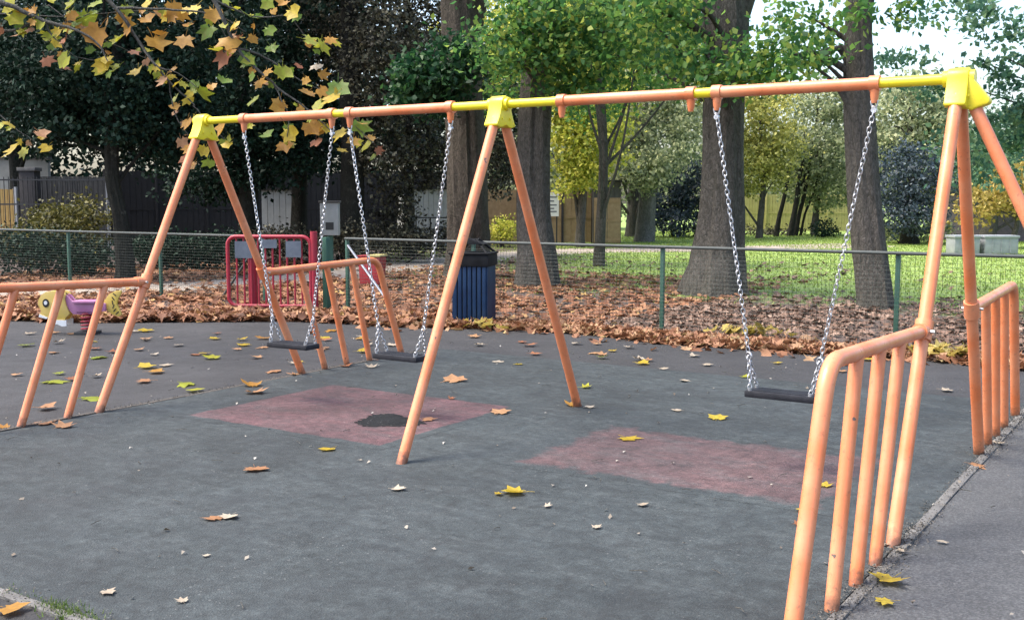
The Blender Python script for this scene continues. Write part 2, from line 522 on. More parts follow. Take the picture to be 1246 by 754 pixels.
def tree(name, label, base, ctrl, ells, leaf, lsize, bark, cat='tree', group=None, limbs=9, per=34, crad=0.42, flat=0.55,
         shape='kite', seed=0, extra_limbs=(), crown_name='crown', start=0.45, up=0.4, seg=40, lmax=0.07):
    """base: world (x, y); ctrl rows (dx, dy, z, radius); ells rows (ellipsoid world coords..., leaf count)."""
    root = empty(name, (base[0], base[1], 0), label, cat, group)
    O = Vector((base[0], base[1], 0))
    pts, rad = smooth_path(ctrl, 44)
    mb = MB(); trunk_mesh(mb, pts, rad, seg, seed)
    mb.build('trunk', bark, root, angle=60)
    allp, cens = [], []
    for e in ells:
        p, c = clump_points(e[:6], int(e[6]), per, crad, flat)
        allp.append(p); cens.append(c)
    P = np.concatenate(allp); Cn = np.concatenate(cens)
    P = P[P[:, 2] > 0.15]
    rnd = random.Random(seed + 5)
    for i in range(limbs):
        tgt = Cn[rnd.randrange(len(Cn))] - np.array(O)
        k = int(len(pts) * rnd.uniform(start, 0.97))
        while k > 3 and pts[k][2] > tgt[2] - 0.1: k -= 2
        s = np.array(pts[k]); r0 = min(rad[k] * 0.38, lmax)
        m1 = s * 0.62 + tgt * 0.38 + np.array([rnd.uniform(-.25, .25), rnd.uniform(-.25, .25), rnd.uniform(.0, .5)])
        lp, lr = smooth_path([(*s, r0), (*m1, r0 * 0.6), (*tgt, 0.012)], 10)
        MB().tube(lp, lr, 8).build('branch', bark, root, angle=70)
    for ex in extra_limbs:
        lp, lr = smooth_path(ex, 14)
        MB().tube(lp, lr, 12).build('branch', bark, root, angle=70)
    cen = P.mean(axis=0)
    out = (P - cen); out /= np.linalg.norm(out, axis=1, keepdims=True) + 1e-6
    me = leaf_cloud(crown_name, P - np.array(O), lsize, up, out * 0.25, shape)
    link(crown_name, me, leaf, root)
    return root


# =================================================================== THE GROUND
def sheet(name, poly, z, mat, parent=None, kind='structure'):
    me = bpy.data.meshes.new(name)
    me.from_pydata([(x, y, z) for x, y in poly], [], [tuple(range(len(poly)))])
    o = link(name, me, mat, parent)
    if parent is None and kind: o['kind'] = kind
    return o


def ground_mat():
    m, t, b = newmat('park_ground')
    p = geo(t)
    sx = N(t, 'ShaderNodeSeparateXYZ'); t.links.new(p, sx.inputs[0])
    lx = N(t, 'ShaderNodeMapRange'); lx.inputs[1].default_value = 10.0; lx.inputs[2].default_value = 13.5
    lc = N(t, 'ShaderNodeMath', operation='MULTIPLY_ADD'); t.links.new(sx.outputs['Y'], lc.inputs[0]); lc.inputs[1].default_value = 0.575; t.links.new(sx.outputs['X'], lc.inputs[2]); t.links.new(lc.outputs[0], lx.inputs[0])
    lx.inputs[1].default_value = 2.0; lx.inputs[2].default_value = 4.5
    mr = N(t, 'ShaderNodeMapRange'); t.links.new(sx.outputs['Y'], mr.inputs[0])
    mr.inputs[1].default_value = 9.0; mr.inputs[2].default_value = 14.0
    n = noise(t, 0.6, 6, 0.65, p)
    ad = N(t, 'ShaderNodeMath', operation='ADD'); t.links.new(mr.outputs[0], ad.inputs[0])
    sb = N(t, 'ShaderNodeMath', operation='SUBTRACT'); t.links.new(n, sb.inputs[0]); sb.inputs[1].default_value = 0.5
    t.links.new(sb.outputs[0], ad.inputs[1])
    f = ramp(t, ad.outputs[0], [(0.3, (0, 0, 0)), (0.7, (1, 1, 1))])
    soil = ramp(t, noise(t, 16, 6, 0.7, p), [(0.3, (0.035, 0.026, 0.022)), (0.55, (0.085, 0.06, 0.05)), (0.75, (0.14, 0.10, 0.082))])
    grass = ramp(t, noise(t, 3.5, 6, 0.7, p), [(0.3, (0.13, 0.21, 0.04)), (0.55, (0.22, 0.31, 0.07)), (0.8, (0.33, 0.37, 0.13))])
    f = mix(t, lx.outputs[0], (0, 0, 0), f)
    t.links.new(mix(t, f, soil, grass), b.inputs['Base Color'])
    b.inputs['Roughness'].default_value = 0.95
    bump(t, b, noise(t, 30, 5, 0.7, p), 0.6, 0.03)
    return m


def asphalt_mat(name, lo, hi, speck=0.3, patch=1.0):
    m, t, b = newmat(name)
    p = geo(t)
    c = ramp(t, noise(t, 1.1, 6, 0.62, p), [(0.3, lo), (0.7, hi)])
    big = ramp(t, noise(t, 0.35, 4, 0.6, p, 0.8), [(0.35, (0.72, 0.72, 0.72)), (0.7, (1.15, 1.15, 1.15))])
    c = mix(t, patch, c, big, 'MULTIPLY')
    vo = N(t, 'ShaderNodeTexVoronoi'); vo.inputs['Scale'].default_value = 110; t.links.new(p, vo.inputs['Vector'])
    ag = ramp(t, vo.outputs['Color'], [(0.25, (0.55, 0.55, 0.55)), (0.6, (1, 1, 1)), (0.9, (1.7, 1.68, 1.62))])
    c = mix(t, 0.75, c, ag, 'MULTIPLY')
    sp = ramp(t, noise(t, 70, 3, 0.6, p), [(0.70, (0, 0, 0)), (0.76, (1, 1, 1))])
    c = mix(t, sp, c, mix(t, speck, c, (0.45, 0.44, 0.42)))
    t.links.new(c, b.inputs['Base Color'])
    t.links.new(ramp(t, noise(t, 4, 4, 0.6, p), [(0.3, (0.72,) * 3), (0.7, (0.92,) * 3)]), b.inputs['Roughness'])
    bump(t, b, vo.outputs['Distance'], 0.5, 0.006)
    return m


def rubber_mat(name, lo, hi, fade, fade_amt=0.5, spec=0.4, red=None, rect=None):
    """Wet-pour rubber: fine granules, scuffs, pale dried puddle marks."""
    m, t, b = newmat(name)
    p = geo(t)
    c = ramp(t, noise(t, 0.9, 7, 0.66, p, 0.5), [(0.3, lo), (0.7, hi)])
    if red is not None:
        # faded pigment: strongest in the middle, worn away unevenly towards its own edges
        sx = N(t, 'ShaderNodeSeparateXYZ'); t.links.new(p, sx.inputs[0])
        def edge(out, a, bb, soft):
            ms = []
            for v0, sg in ((a, 1), (bb, -1)):
                q = N(t, 'ShaderNodeMath', operation='MULTIPLY_ADD'); t.links.new(out, q.inputs[0])
                q.inputs[1].default_value = sg / soft; q.inputs[2].default_value = -sg * v0 / soft
                ms.append(q.outputs[0])
            mn = N(t, 'ShaderNodeMath', operation='MINIMUM'); t.links.new(ms[0], mn.inputs[0]); t.links.new(ms[1], mn.inputs[1])
            return mn.outputs[0]
        x0, x1, y0, y1, soft, amt = rect
        e = N(t, 'ShaderNodeMath', operation='MINIMUM')
        t.links.new(edge(sx.outputs['X'], x0, x1, soft), e.inputs[0]); t.links.new(edge(sx.outputs['Y'], y0, y1, soft), e.inputs[1])
        ns = N(t, 'ShaderNodeMath', operation='MULTIPLY_ADD'); t.links.new(noise(t, 4.5, 7, 0.7, p), ns.inputs[0])
        ns.inputs[1].default_value = 1.6; t.links.new(e.outputs[0], ns.inputs[2])
        f = ramp(t, ns.outputs[0], [(0.75, (0, 0, 0)), (1.0, (amt, amt, amt))])
        rc = ramp(t, noise(t, 1.7, 6, 0.65, p), [(0.3, red[0]), (0.7, red[1])])
        c = mix(t, f, c, rc)
    st = N(t, 'ShaderNodeMapping'); st.inputs['Scale'].default_value = (0.6, 1.7, 1); st.inputs['Rotation'].default_value = (0, 0, R(28)); t.links.new(p, st.inputs[0])
    scuff = ramp(t, noise(t, 3.6, 9, 0.76, st.outputs[0], 0.6), [(0.47, (0, 0, 0)), (0.68, (1, 1, 1))])
    c = mix(t, scuff, c, mix(t, fade_amt, c, fade))
    stain = ramp(t, noise(t, 0.55, 6, 0.68, p, 1.0), [(0.36, (0.62, 0.62, 0.62)), (0.5, (0.95, 0.95, 0.95)), (0.68, (1.22, 1.22, 1.22))])
    c = mix(t, 0.85, c, stain, 'MULTIPLY')
    mot = ramp(t, noise(t, 11, 8, 0.78, p), [(0.34, (0.5, 0.5, 0.5)), (0.5, (0.98, 0.98, 0.98)), (0.68, (1.6, 1.6, 1.57))])
    c = mix(t, 0.85, c, mot, 'MULTIPLY')
    gr_ = N(t, 'ShaderNodeTexVoronoi'); gr_.inputs['Scale'].default_value = 120; t.links.new(p, gr_.inputs['Vector'])
    c = mix(t, 0.5, c, ramp(t, gr_.outputs['Color'], [(0.2, (0.5, 0.5, 0.5)), (0.6, (1, 1, 1)), (0.95, (1.7, 1.7, 1.7))]), 'MULTIPLY')
    sp = ramp(t, noise(t, 46, 3, 0.5, p), [(0.655, (0, 0, 0)), (0.70, (1, 1, 1))])
    spm = ramp(t, noise(t, 1.4, 4, 0.6, p), [(0.45, (0, 0, 0)), (0.62, (1, 1, 1))])
    c = mix(t, mix(t, 1.0, sp, spm, 'MULTIPLY'), c, mix(t, 0.4, c, (0.25, 0.255, 0.25)))
    dk = ramp(t, noise(t, 1.6, 8, 0.74, p, 0.8), [(0.34, (1, 1, 1)), (0.47, (0, 0, 0))])
    c = mix(t, dk, c, mix(t, 0.5, c, (0.012, 0.0135, 0.0145)))
    t.links.new(c, b.inputs['Base Color'])
    t.links.new(ramp(t, noise(t, 2.2, 5, 0.6, p), [(0.3, (0.66,) * 3), (0.7, (0.9,) * 3)]), b.inputs['Roughness'])
    b.inputs['Specular IOR Level'].default_value = spec
    bump(t, b, gr_.outputs['Distance'], 0.5, 0.006)
    return m


M['ground'] = ground_mat()
M['tarmac_dark'] = asphalt_mat('dark_tarmac', (0.017, 0.017, 0.0185), (0.033, 0.033, 0.0355), 0.2)
M['tarmac_light'] = asphalt_mat('light_tarmac', (0.049, 0.051, 0.053), (0.078, 0.081, 0.084), 0.3, 0.9)
RUB = ((0.0195, 0.0255, 0.0275), (0.0315, 0.0395, 0.042), (0.057, 0.067, 0.069))
M['rubber'] = rubber_mat('blue_grey_rubber', *RUB, 0.5)
M['rubber_red'] = rubber_mat('faded_red_rubber', *RUB, 0.4, red=((0.066, 0.030, 0.034), (0.10, 0.050, 0.054)), rect=(0.70, 2.68, -0.86, 0.84, 0.07, 0.95))
M['rubber_red2'] = rubber_mat('worn_red_rubber', *RUB, 0.5, red=((0.060, 0.034, 0.036), (0.098, 0.054, 0.055)), rect=(3.74, 5.75, -0.72, 0.62, 0.34, 0.85))
M['path'] = pbr('pale_park_path', (0.22, 0.185, 0.15), (0.36, 0.31, 0.26), 2.5, 0.9, 0.3, 40, world=True)
M['worn'] = rubber_mat('worn_black_rubber', (0.004, 0.0045, 0.005), (0.009, 0.0098, 0.011), (0.02, 0.02, 0.02), 0.3, 0.2)

sheet('ground', [(-300, -300), (300, -300), (300, 300), (-300, 300)], -0.016, M['ground'])
sheet('tarmac', [(-40, -30), (6.33, -30), (6.33, 5.75), (3.0, 5.55), (0, 5.65), (-1.0, 5.0), (-3.4, 4.5), (-6, 2.6), (-12, 1.2), (-40, 0.2)], -0.010, M['tarmac_dark'])
sheet('pavement', [(6.33, -30), (40, -30), (40, 5.6), (6.33, 5.6)], -0.006, M['tarmac_light'])
EX0, EX1, EY0, EY1 = 0.03, 6.27, -3.94, 3.35
sheet('rubber_surface', [(EX0, EY0), (EX1, EY0), (EX1, EY1), (EX0, EY1)], 0.0, M['rubber'])


def soft_patch(name, x0, x1, y0, y1, z, mat, jit=0.018):
    pts = []
    rnd = random.Random(hash(name) % 100 + int(x0 * 10))
    def side(a, b):
        for i in range(24):
            f = i / 24
            pts.append((a[0] + (b[0] - a[0]) * f + rnd.uniform(-jit, jit), a[1] + (b[1] - a[1]) * f + rnd.uniform(-jit, jit)))
    side((x0, y0), (x1, y0)); side((x1, y0), (x1, y1)); side((x1, y1), (x0, y1)); side((x0, y1), (x0, y0))
    return sheet(name, pts, z, mat)


soft_patch('red_rubber_patch', 0.6, 2.78, -0.96, 0.94, 0.001, M['rubber_red'], 0.0)
soft_patch('red_rubber_patch', 3.6, 5.87, -0.84, 0.76, 0.001, M['rubber_red2'], 0.0)
cw = gr(473, 512)
rn = random.Random(4)
sheet('worn_patch', [(cw.x + math.cos(a) * 0.27 * (1 + rn.uniform(-.14, .1) + 0.16 * math.sin(3 * a + 1)), cw.y + math.sin(a) * 0.23 * (1 + rn.uniform(-.14, .1) + 0.16 * math.sin(3 * a + 1) + 0.08 * math.sin(7 * a)))
                     for a in [i * math.tau / 90 for i in range(90)]], 0.004, M['worn'])

# park paths
def strip(name, pts, wd, z, mat):
    vs, fs = [], []
    pts = [Vector((*p, 0)) for p in pts]
    for i, p in enumerate(pts):
        t = (pts[min(i + 1, len(pts) - 1)] - pts[max(i - 1, 0)]).normalized()
        n = Vector((-t.y, t.x, 0)) * (wd[i] if isinstance(wd, list) else wd) * 0.5
        vs += [(p.x - n.x, p.y - n.y, z), (p.x + n.x, p.y + n.y, z)]
        if i: fs.append((2 * i - 2, 2 * i - 1, 2 * i + 1, 2 * i))
    me = bpy.data.meshes.new(name); me.from_pydata(vs, [], fs)
    return tag(link(name, me, mat), kind='structure')


def V2(px, D):
    p = V(px, D); return (p.x, p.y)


strip('park_path', [V2(-250, 19.3), V2(-60, 19.8), V2(120, 20.6), V2(230, 21.6), V2(380, 24.0), V2(500, 28.5), V2(600, 33.5), V2(700, 36.5), V2(820, 37.0), V2(930, 38.5), V2(1060, 41)],
      [1.8, 1.8, 1.8, 2.0, 2.4, 2.8, 3.0, 3.2, 3.2, 3.2, 3.2], -0.011, M['path'])

# concrete edging stones round the rubber, one stone per metre or so
def edging(mat, x0, y0, x1, y1, name='edging'):
    root = bpy.data.objects.new(name, None); COL.objects.link(root)
    root.location = (x0, y0, 0); root['kind'] = 'structure'
    L_ = math.hypot(x1 - x0, y1 - y0); n = round(L_ / 0.91)
    ang = math.atan2(y1 - y0, x1 - x0)
    root.rotation_euler = (0, 0, ang)
    st = L_ / n
    mb = MB().box((0.004, -0.028, -0.12), (st - 0.004, 0.028, 0.006))
    me = mb.mesh('edging_stone', True, 35, 0.005); me.materials.append(M[mat])
    for i in range(n):
        o = link('edging_stone', me, None, root)
        o.location = (i * st, random.uniform(-.004, .004), random.uniform(-.004, .005))
        o.rotation_euler = (random.uniform(-.02, .02), random.uniform(-.004, .004), random.uniform(-.004, .004))
    return root


edging('concrete', 6.30, -3.94, 6.30, 3.35)
edging('dirt', 0.0, 3.35, 0.0, -3.94)
edging('concrete', -0.03, -3.97, 6.33, -3.97)

# =================================================================== THE SWING FRAME
L, S, H = 3.13, 1.17, 2.40
frame = empty('swing_set', (L, 0, 0), 'large orange swing frame with yellow brackets and long crossbeam on slanted legs', 'swing set')


def F(p):
    return Vector(p) - Vector((L, 0, 0))


beam = MB().tube([F((0, 0, H)), F((2 * L, 0, H))], 0.031, 20).build('crossbeam', M['yellow'], frame)
SLE = [(0.51, 1.51), (1.70, 2.69), (3.65, 4.62), (4.80, 5.79)]
for a, b in SLE:
    MB().tube([F((a - 0.012, 0, H)), F((b + 0.012, 0, H))], 0.037, 20).build('sleeve', M['orange'], beam)
for pair in SLE:
    for hx in pair:
        mb = MB().tube([F((hx - 0.03, 0, H)), F((hx + 0.03, 0, H))], 0.046, 20)
        mb.tube([F((hx, 0, H - 0.03)), F((hx, 0, H - 0.085)), F((hx, 0, H - 0.115))], [0.03, 0.024, 0.016], 12)
        mb.build('hanger', M['orange'], beam)


def legpts(X, s):
    """slanted leg: foot on the ground at y = s*S, top under the beam"""
    return [F((X, s * S * 1.017, -0.04)), F((X, s * S, 0.0)), F((X, s * 0.025, 2.36))]


for X in (0, L, 2 * L):
    for s in (-1, 1):
        MB().tube(legpts(X, s), 0.0355, 20).build('leg', M['orange'], frame)
MB().tube([F((2 * L + S, -0.02, -0.04)), F((2 * L + 0.03, 0, 2.36))], 0.0355, 20).build('leg', M['orange'], frame)
for X in (0, L, 2 * L):
    poly = [(math.cos(a) * 0.058, H + 0.002 + math.sin(a) * 0.058) for a in [i * math.pi / 12 for i in range(13)]]
    poly += [(-0.066, H - 0.03), (-0.088, H - 0.09), (-0.122, H - 0.148), (-0.118, H - 0.158), (-0.075, H - 0.168), (-0.045, H - 0.165), (-0.02, H - 0.155), (0, H - 0.150),
             (0.02, H - 0.155), (0.045, H - 0.165), (0.075, H - 0.168), (0.118, H - 0.158), (0.122, H - 0.148), (0.088, H - 0.09), (0.066, H - 0.03)]
    xf = Matrix(((0, 1, 0, X - L), (1, 0, 0, 0), (0, 0, 1, 0), (0, 0, 0, 1)))
    br = MB().prism(poly, -0.058, 0.058, xf).build('bracket', M['yellow'], frame, bevel=0.009, angle=50)
    # raised collars round the beam and a bolt each side
    mb = MB().tube([F((X - 0.085, 0, H)), F((X + 0.085, 0, H))], 0.047, 20)
    mb.build('collar', M['yellow'], br)
    for s in (-1, 1):
        MB().tube([F((X - 0.066, s * 0.05, H - 0.105)), F((X + 0.066, s * 0.05, H - 0.105))], 0.011, 6).build('bolt', M['yellow'], br)
    if X == 2 * L:
        p3 = [(0.0, H + 0.03), (0.075, H + 0.0), (0.175, H - 0.13), (0.165, H - 0.15), (0.075, H - 0.185), (0.0, H - 0.15)]
        MB().prism([(u + X - L, z) for u, z in p3], -0.05, 0.05).build('bracket_socket', M['yellow'], br, bevel=0.012, angle=50)

# =================================================================== GUARD RAILS
def guard_rail(X, s, label, bars=((1.50, 1.17), (1.83, 1.55), (2.19, 1.93)), end=(2.74, 2.34)):
    root = empty('guard_rail', (X, s * S, 0), label, 'guard rail', 'orange guard rails beside the swing legs')
    def G(y, z): return Vector((0, s * (y - S), z))
    zc = 1.03
    yc = S - (S - 0.025) * zc / 2.36
    # clamp round the leg
    d = Vector((0, s * -(S - 0.025), 2.36)).normalized()
    c = G(yc, zc)
    cl = MB().tube([c - d * 0.055, c + d * 0.055], 0.0475, 18)
    cl.tube([c + Vector((0, s * 0.01, 0.0)), c + Vector((0, s * 0.10, 0.004))], 0.043, 18)
    cl.build('clamp', M['orange'], root)
    MB().tube([c + Vector((-0.064, s * 0.03, 0)), c + Vector((0.064, s * 0.03, 0))], 0.010, 6).build('bolt', M['steel'], root)
    # top rail bends over into the last upright
    B = G(end[1], zc + 0.045)
    foot = G(end[0], 0.0)
    top_start = G(yc + 0.03, zc)
    t1 = (B - top_start).normalized(); t2 = (foot - B).normalized()
    pts = [top_start, B - t1 * 0.5, B - t1 * 0.13]
    for i in range(1, 8):
        f = i / 8
        pts.append((B - t1 * 0.13) * (1 - f) ** 2 + B * 2 * f * (1 - f) + (B + t2 * 0.13) * f ** 2)
    pts += [B + t2 * 0.13, B + t2 * 0.5, foot, foot + t2 * 0.05]
    MB().tube(pts, 0.0355, 18).build('top_rail', M['orange'], root)
    for ft, tp in bars:
        zt = zc + 0.045 * (tp - yc) / (end[1] - yc) - 0.012
        MB().tube([G(ft + 0.015, -0.04), G(tp, zt)], 0.031, 16).build('bar', M['orange'], root)
    return root


guard_rail(2 * L, -1, 'large pale orange guard rail in the right foreground, nearest the camera')
guard_rail(2 * L, 1, 'orange guard rail at the right edge, behind the three-legged frame end')
guard_rail(0, -1, 'orange guard rail cut by the left edge, in front of the fish rocker', ((1.46, 1.07), (1.86, 1.46), (2.25, 1.85)))
guard_rail(0, 1, 'orange guard rail standing behind the two hanging swings, in front of the red gate')

# =================================================================== SWINGS
def link_mesh(mb, c, axis, side, ln, wd, wr):
    """one stadium-shaped chain link centred at c"""
    axis = axis.normalized(); side = (side - axis * side.dot(axis)).normalized()
    hl, hw = ln / 2 - wd / 2, wd / 2
    pts = []
    for i in range(5):
        a = math.pi * i / 4
        pts.append(c + axis * (hl + math.sin(a) * hw) + side * (math.cos(a) * hw))
    for i in range(5):
        a = math.pi * i / 4
        pts.append(c - axis * (hl + math.sin(a) * hw) - side * (math.cos(a) * hw))
    mb.tube(pts, wr, 6, closed=True)


def chain_run(mb, a, b, pitch=0.031, ln=0.041, wd=0.023, wr=0.0036, sag=0.0):
    a, b = Vector(a), Vector(b)
    n = max(2, round((b - a).length / pitch))
    ax = (b - a).normalized()
    e1 = ax.cross(Vector((0.3, 1, 0.1))).normalized(); e2 = ax.cross(e1)
    tw = random.uniform(0, 1)
    for i in range(n):
        p = a + (b - a) * ((i + 0.5) / n)
        p = p + e1 * random.uniform(-.0015, .0015)
        q = tw + i * 0.06
        sd_ = e1 * math.cos(q) + e2 * math.sin(q) if i % 2 else e2 * math.cos(q) - e1 * math.sin(q)
        link_mesh(mb, p, ax, sd_, ln, wd, wr)


def swing(x0, x1, xc, yoff, tw, label):
    zs = 0.485
    root = empty('swing', (xc, yoff, zs), label, 'swing', 'swings with black rubber seats')
    rot = Matrix.Rotation(tw, 3, 'Z')
    O = Vector((xc, yoff, zs))
    hw, hd, th = 0.225, 0.085, 0.022
    seat = MB().box((-hw, -hd, -th), (hw, hd, th), rot).build('seat', M['black_rubber'], root, bevel=0.012)
    # ribbed tread of the seat
    for k in range(-3, 4):
        MB().box((-hw + 0.06, k * 0.021 - 0.006, th - 0.002), (hw - 0.06, k * 0.021 + 0.006, th + 0.004), rot).build('tread', M['black_rubber'], seat)
    for sgn, hx in ((-1, x0), (1, x1)):
        topp = Vector((hx, 0, H - 0.135)) - O
        sx = sgn * (hw - 0.03)
        ends = [rot @ Vector((sx, -hd + 0.022, th + 0.004)), rot @ Vector((sx, hd - 0.022, th + 0.004))]
        mid = (ends[0] + ends[1]) / 2
        ring = mid + (topp - mid).normalized() * 0.21
        mb = MB()
        chain_run(mb, topp, ring + (topp - ring).normalized() * 0.026)
        for e in ends: chain_run(mb, ring, e)
        ch = mb.build('chain', M['steel'], root, angle=60)
        rg = MB(); ax = (topp - mid).normalized(); sdv = ax.cross(Vector((0.5, 1, 0))).normalized()
        rg.tube([ring + ax * math.cos(a) * 0.024 + sdv * math.sin(a) * 0.024 for a in [i * math.tau / 14 for i in range(14)]], 0.006, 6, closed=True)
        rg.build('ring', M['steel'], ch)
        sh = MB()
        tp = topp
        sh.tube([tp + Vector((0.013, 0, 0.0)), tp + Vector((0.02, 0, 0.03)), tp + Vector((0.0, 0, 0.05)), tp + Vector((-0.02, 0, 0.03)), tp + Vector((-0.013, 0, 0.0))], 0.006, 6, closed=True)
        sh.tube([tp + Vector((0, -0.012, -0.022)), tp + Vector((0, 0.012, -0.022))], 0.017, 10)
        sh.build('shackle', M['steel'], ch)
        for e in ends:
            MB().tube([e + Vector((0, 0, -0.01)), e + Vector((0, 0, 0.012))], 0.014, 10).build('eye_bolt', M['steel'], seat)
    return root


swing(0.51, 1.51, 1.00, 0.03, 0.03, 'black seated chain swing hanging nearest the left end of the frame')
swing(1.70, 2.69, 2.19, 0.0, -0.02, 'black seated chain swing just left of the middle frame legs')
swing(4.80, 5.79, 5.28, 0.0, 0.0, 'black seated chain swing hanging alone on the right half of the frame')

# =================================================================== MESH FENCE AND GATE
FY = 6.24


def mesh_fence(x0, x1, posts, label, brace_at=None, brace_dir=1, brace_mat=None):
    root = empty('mesh_fence', (x0, FY, 0), label, 'fence', 'green wire mesh fence beside the playground')
    MB().tube([(0, 0, 1.10), (x1 - x0, 0, 1.10)], 0.021, 10).build('top_rail', M['rail'], root)
    ps = list(posts)
    for x in ps:
        mb = MB().box((x - x0 - 0.025, 0.022, -0.1), (x - x0 + 0.025, 0.072, 1.085))
        mb.build('post', M['green_metal'], root, bevel=0.006)
    edges = sorted(set([x0] + ps + [x1]))
    for a, b in zip(edges[:-1], edges[1:]):
        if b - a < 0.3: continue
        mb = MB()
        x = a
        while x < b - 0.01:
            mb.tube([(x - x0, 0, 0.02), (x - x0, 0, 1.085)], 0.0015, 4, False); x += 0.05
        z = 0.05
        while z < 1.08:
            mb.tube([(a - x0, 0.004, z), (b - x0, 0.004, z)], 0.0015, 4, False); z += 0.05
        mb.build('wire_panel', M['wire'], root)
    if brace_at is not None:
        MB().tube([(brace_at - x0, -0.02, 1.0), (brace_at - x0 + brace_dir * 0.85, -0.02, 0.1)], 0.02, 8).build('brace', brace_mat, root)
    return root


mesh_fence(-3.92, 10.4, [-3.92, -1.5, 1.5, 4.47, 7.45, 10.4], 'long green wire mesh fence running right from the red gate behind the swings', -3.85, 1, M['steel'])
mesh_fence(-17.0, -5.75, [-16.8, -14.0, -11.0, -8.35, -5.75], 'green wire mesh fence to the left of the red gate', -5.8, -1, M['rail'])

# red gate, standing a little open
ga, gb = gr(279, 377), gr(383, 378)
gx = (gb - ga); gw = Vector((gx.x, gx.y, 0)).length
gang = math.atan2(gx.y, gx.x)
gate = empty('gate', (ga.x, ga.y, 0), 'red tubular metal gate with grey sign plates on its bars', 'gate', None, gang)
r_ = 0.13; z0, z1 = 0.07, 1.14
gp = []
for cx_, cz_, a0 in ((gw - 0.05 - r_, z1 - r_, 0), (r_, z1 - r_, 90), (r_, z0 + r_, 180), (gw - 0.05 - r_, z0 + r_, 270)):
    for i in range(6):
        a = R(a0 + i * 18)
        gp.append((cx_ + math.cos(a) * r_, 0, cz_ + math.sin(a) * r_))
MB().tube(gp, 0.030, 12, closed=True).build('frame', M['red'], gate)
nb = 10
for i in range(nb):
    x = 0.14 + (gw - 0.33) * i / (nb - 1)
    MB().tube([(x, 0, z0), (x, 0, z1)], 0.0155, 8).build('bar', M['red'], gate)
MB().tube([(gw, 0.02, -0.1), (gw, 0.02, 1.22)], 0.055, 14).build('gate_post', M['red'], gate)
MB().tube([(0.36, 0.09, -0.1), (0.36, 0.09, 0.84)], 0.072, 14).build('stop_post', M['red'], gate)
for x, z, sx, sz in ((0.26, 0.94, 0.27, 0.26), (0.66, 1.03, 0.26, 0.13), (1.05, 0.95, 0.24, 0.25)):
    pl = MB().box((x - sx / 2, -0.034, z - sz / 2), (x + sx / 2, -0.028, z + sz / 2)).build('sign_plate', M['plate'], gate)
for z in (0.25, 0.95):
    MB().tube([(gw - 0.06, 0.01, z - 0.05), (gw - 0.06, 0.01, z + 0.05)], 0.022, 10).build('hinge', M['red'], gate)

# green end post right behind the gate post
tag(MB().box((-0.045, -0.045, -0.1), (0.045, 0.045, 1.13)).build('fence_post', M['green_metal'], None, gr(398, 377), bevel=0.008),
    'thick dark green post right beside the red gate post', 'post')

# small red bin beyond the gate
p = V(452, 21.5)
rb = empty('litter_bin', p, 'dark red box bin with pale lid beyond the red gate', 'bin', None, gang * 0.6)
MB().prism([(-0.2, 0.0), (0.2, 0.0), (0.23, 0.58), (-0.23, 0.58)], -0.17, 0.17).build('body', M['red_bin'], rb, bevel=0.015)
MB().box((-0.02, -0.2, 0.585), (0.25, 0.2, 0.625)).build('lid', M['timber_olive'], rb, bevel=0.01)
MB().box((-0.25, -0.2, 0.585), (-0.026, 0.2, 0.61)).build('lid', M['red_bin'], rb, bevel=0.01)

# blue slatted bin with peaked hood
bp = gr(577, 393)
bn = empty('litter_bin', bp, 'blue slatted litter bin with black lid and peaked hood by the fence', 'bin', None, YAW * -1 * 0.35)
bn.rotation_euler = (0, 0, R(20))
hw = 0.24
for side in range(4):
    rotm = Matrix.Rotation(side * math.pi / 2, 3, 'Z')
    for k in range(7):
        u = -hw + 0.035 + k * (2 * hw - 0.07) / 6
        mb = MB()
        mb.box((u - 0.026, -hw - 0.012, 0.045), (u + 0.026, -hw + 0.012, 0.80), rotm)
        mb.build('slat', M['blue'], bn, bevel=0.006)
inner = MB().box((-hw + 0.03, -hw + 0.03, 0.03), (hw - 0.03, hw - 0.03, 0.79)).build('liner', M['black_metal'], bn)
MB().box((-hw - 0.03, -hw - 0.03, 0.80), (hw + 0.03, hw + 0.03, 0.965)).build('lid', M['lid'], bn, bevel=0.018)
MB().box((-hw - 0.045, -hw - 0.045, 0.965), (hw + 0.045, hw + 0.045, 0.99)).build('lid_rim', M['lid'], bn, bevel=0.008)
for a, b in ((0.0, 0.05), (0.05, 0.0)):
    pass
for sx in (-1, 1):
    for sy in (-1, 1):
        MB().tube([(sx * hw, sy * hw, 0.98), (sx * 0.05, sy * 0.05, 1.17)], 0.016, 8).build('hood_bar', M['lid'], bn)
MB().prism([(-0.17, 1.10), (0.17, 1.10), (0.0, 1.175)], -0.16, 0.16).build('hood', M['lid'], bn, bevel=0.008)
for sx in (-1, 1):
    for sy in (-1, 1):
        MB().box((sx * hw - 0.03, sy * hw - 0.03, 0.0), (sx * hw + 0.03, sy * hw + 0.03, 0.06)).build('foot', M['black_metal'], bn)

# =================================================================== FISH ROCKER
fp = gr(107, 405)
fish = empty('spring_rocker', fp, 'yellow and purple fish shaped spring rocker behind the left guard rail', 'rocker', None, -YAW)
K = 0.00103


def fpoly(pts):
    return [((x - 700) * K, (675 - y) * K) for x, y in pts]


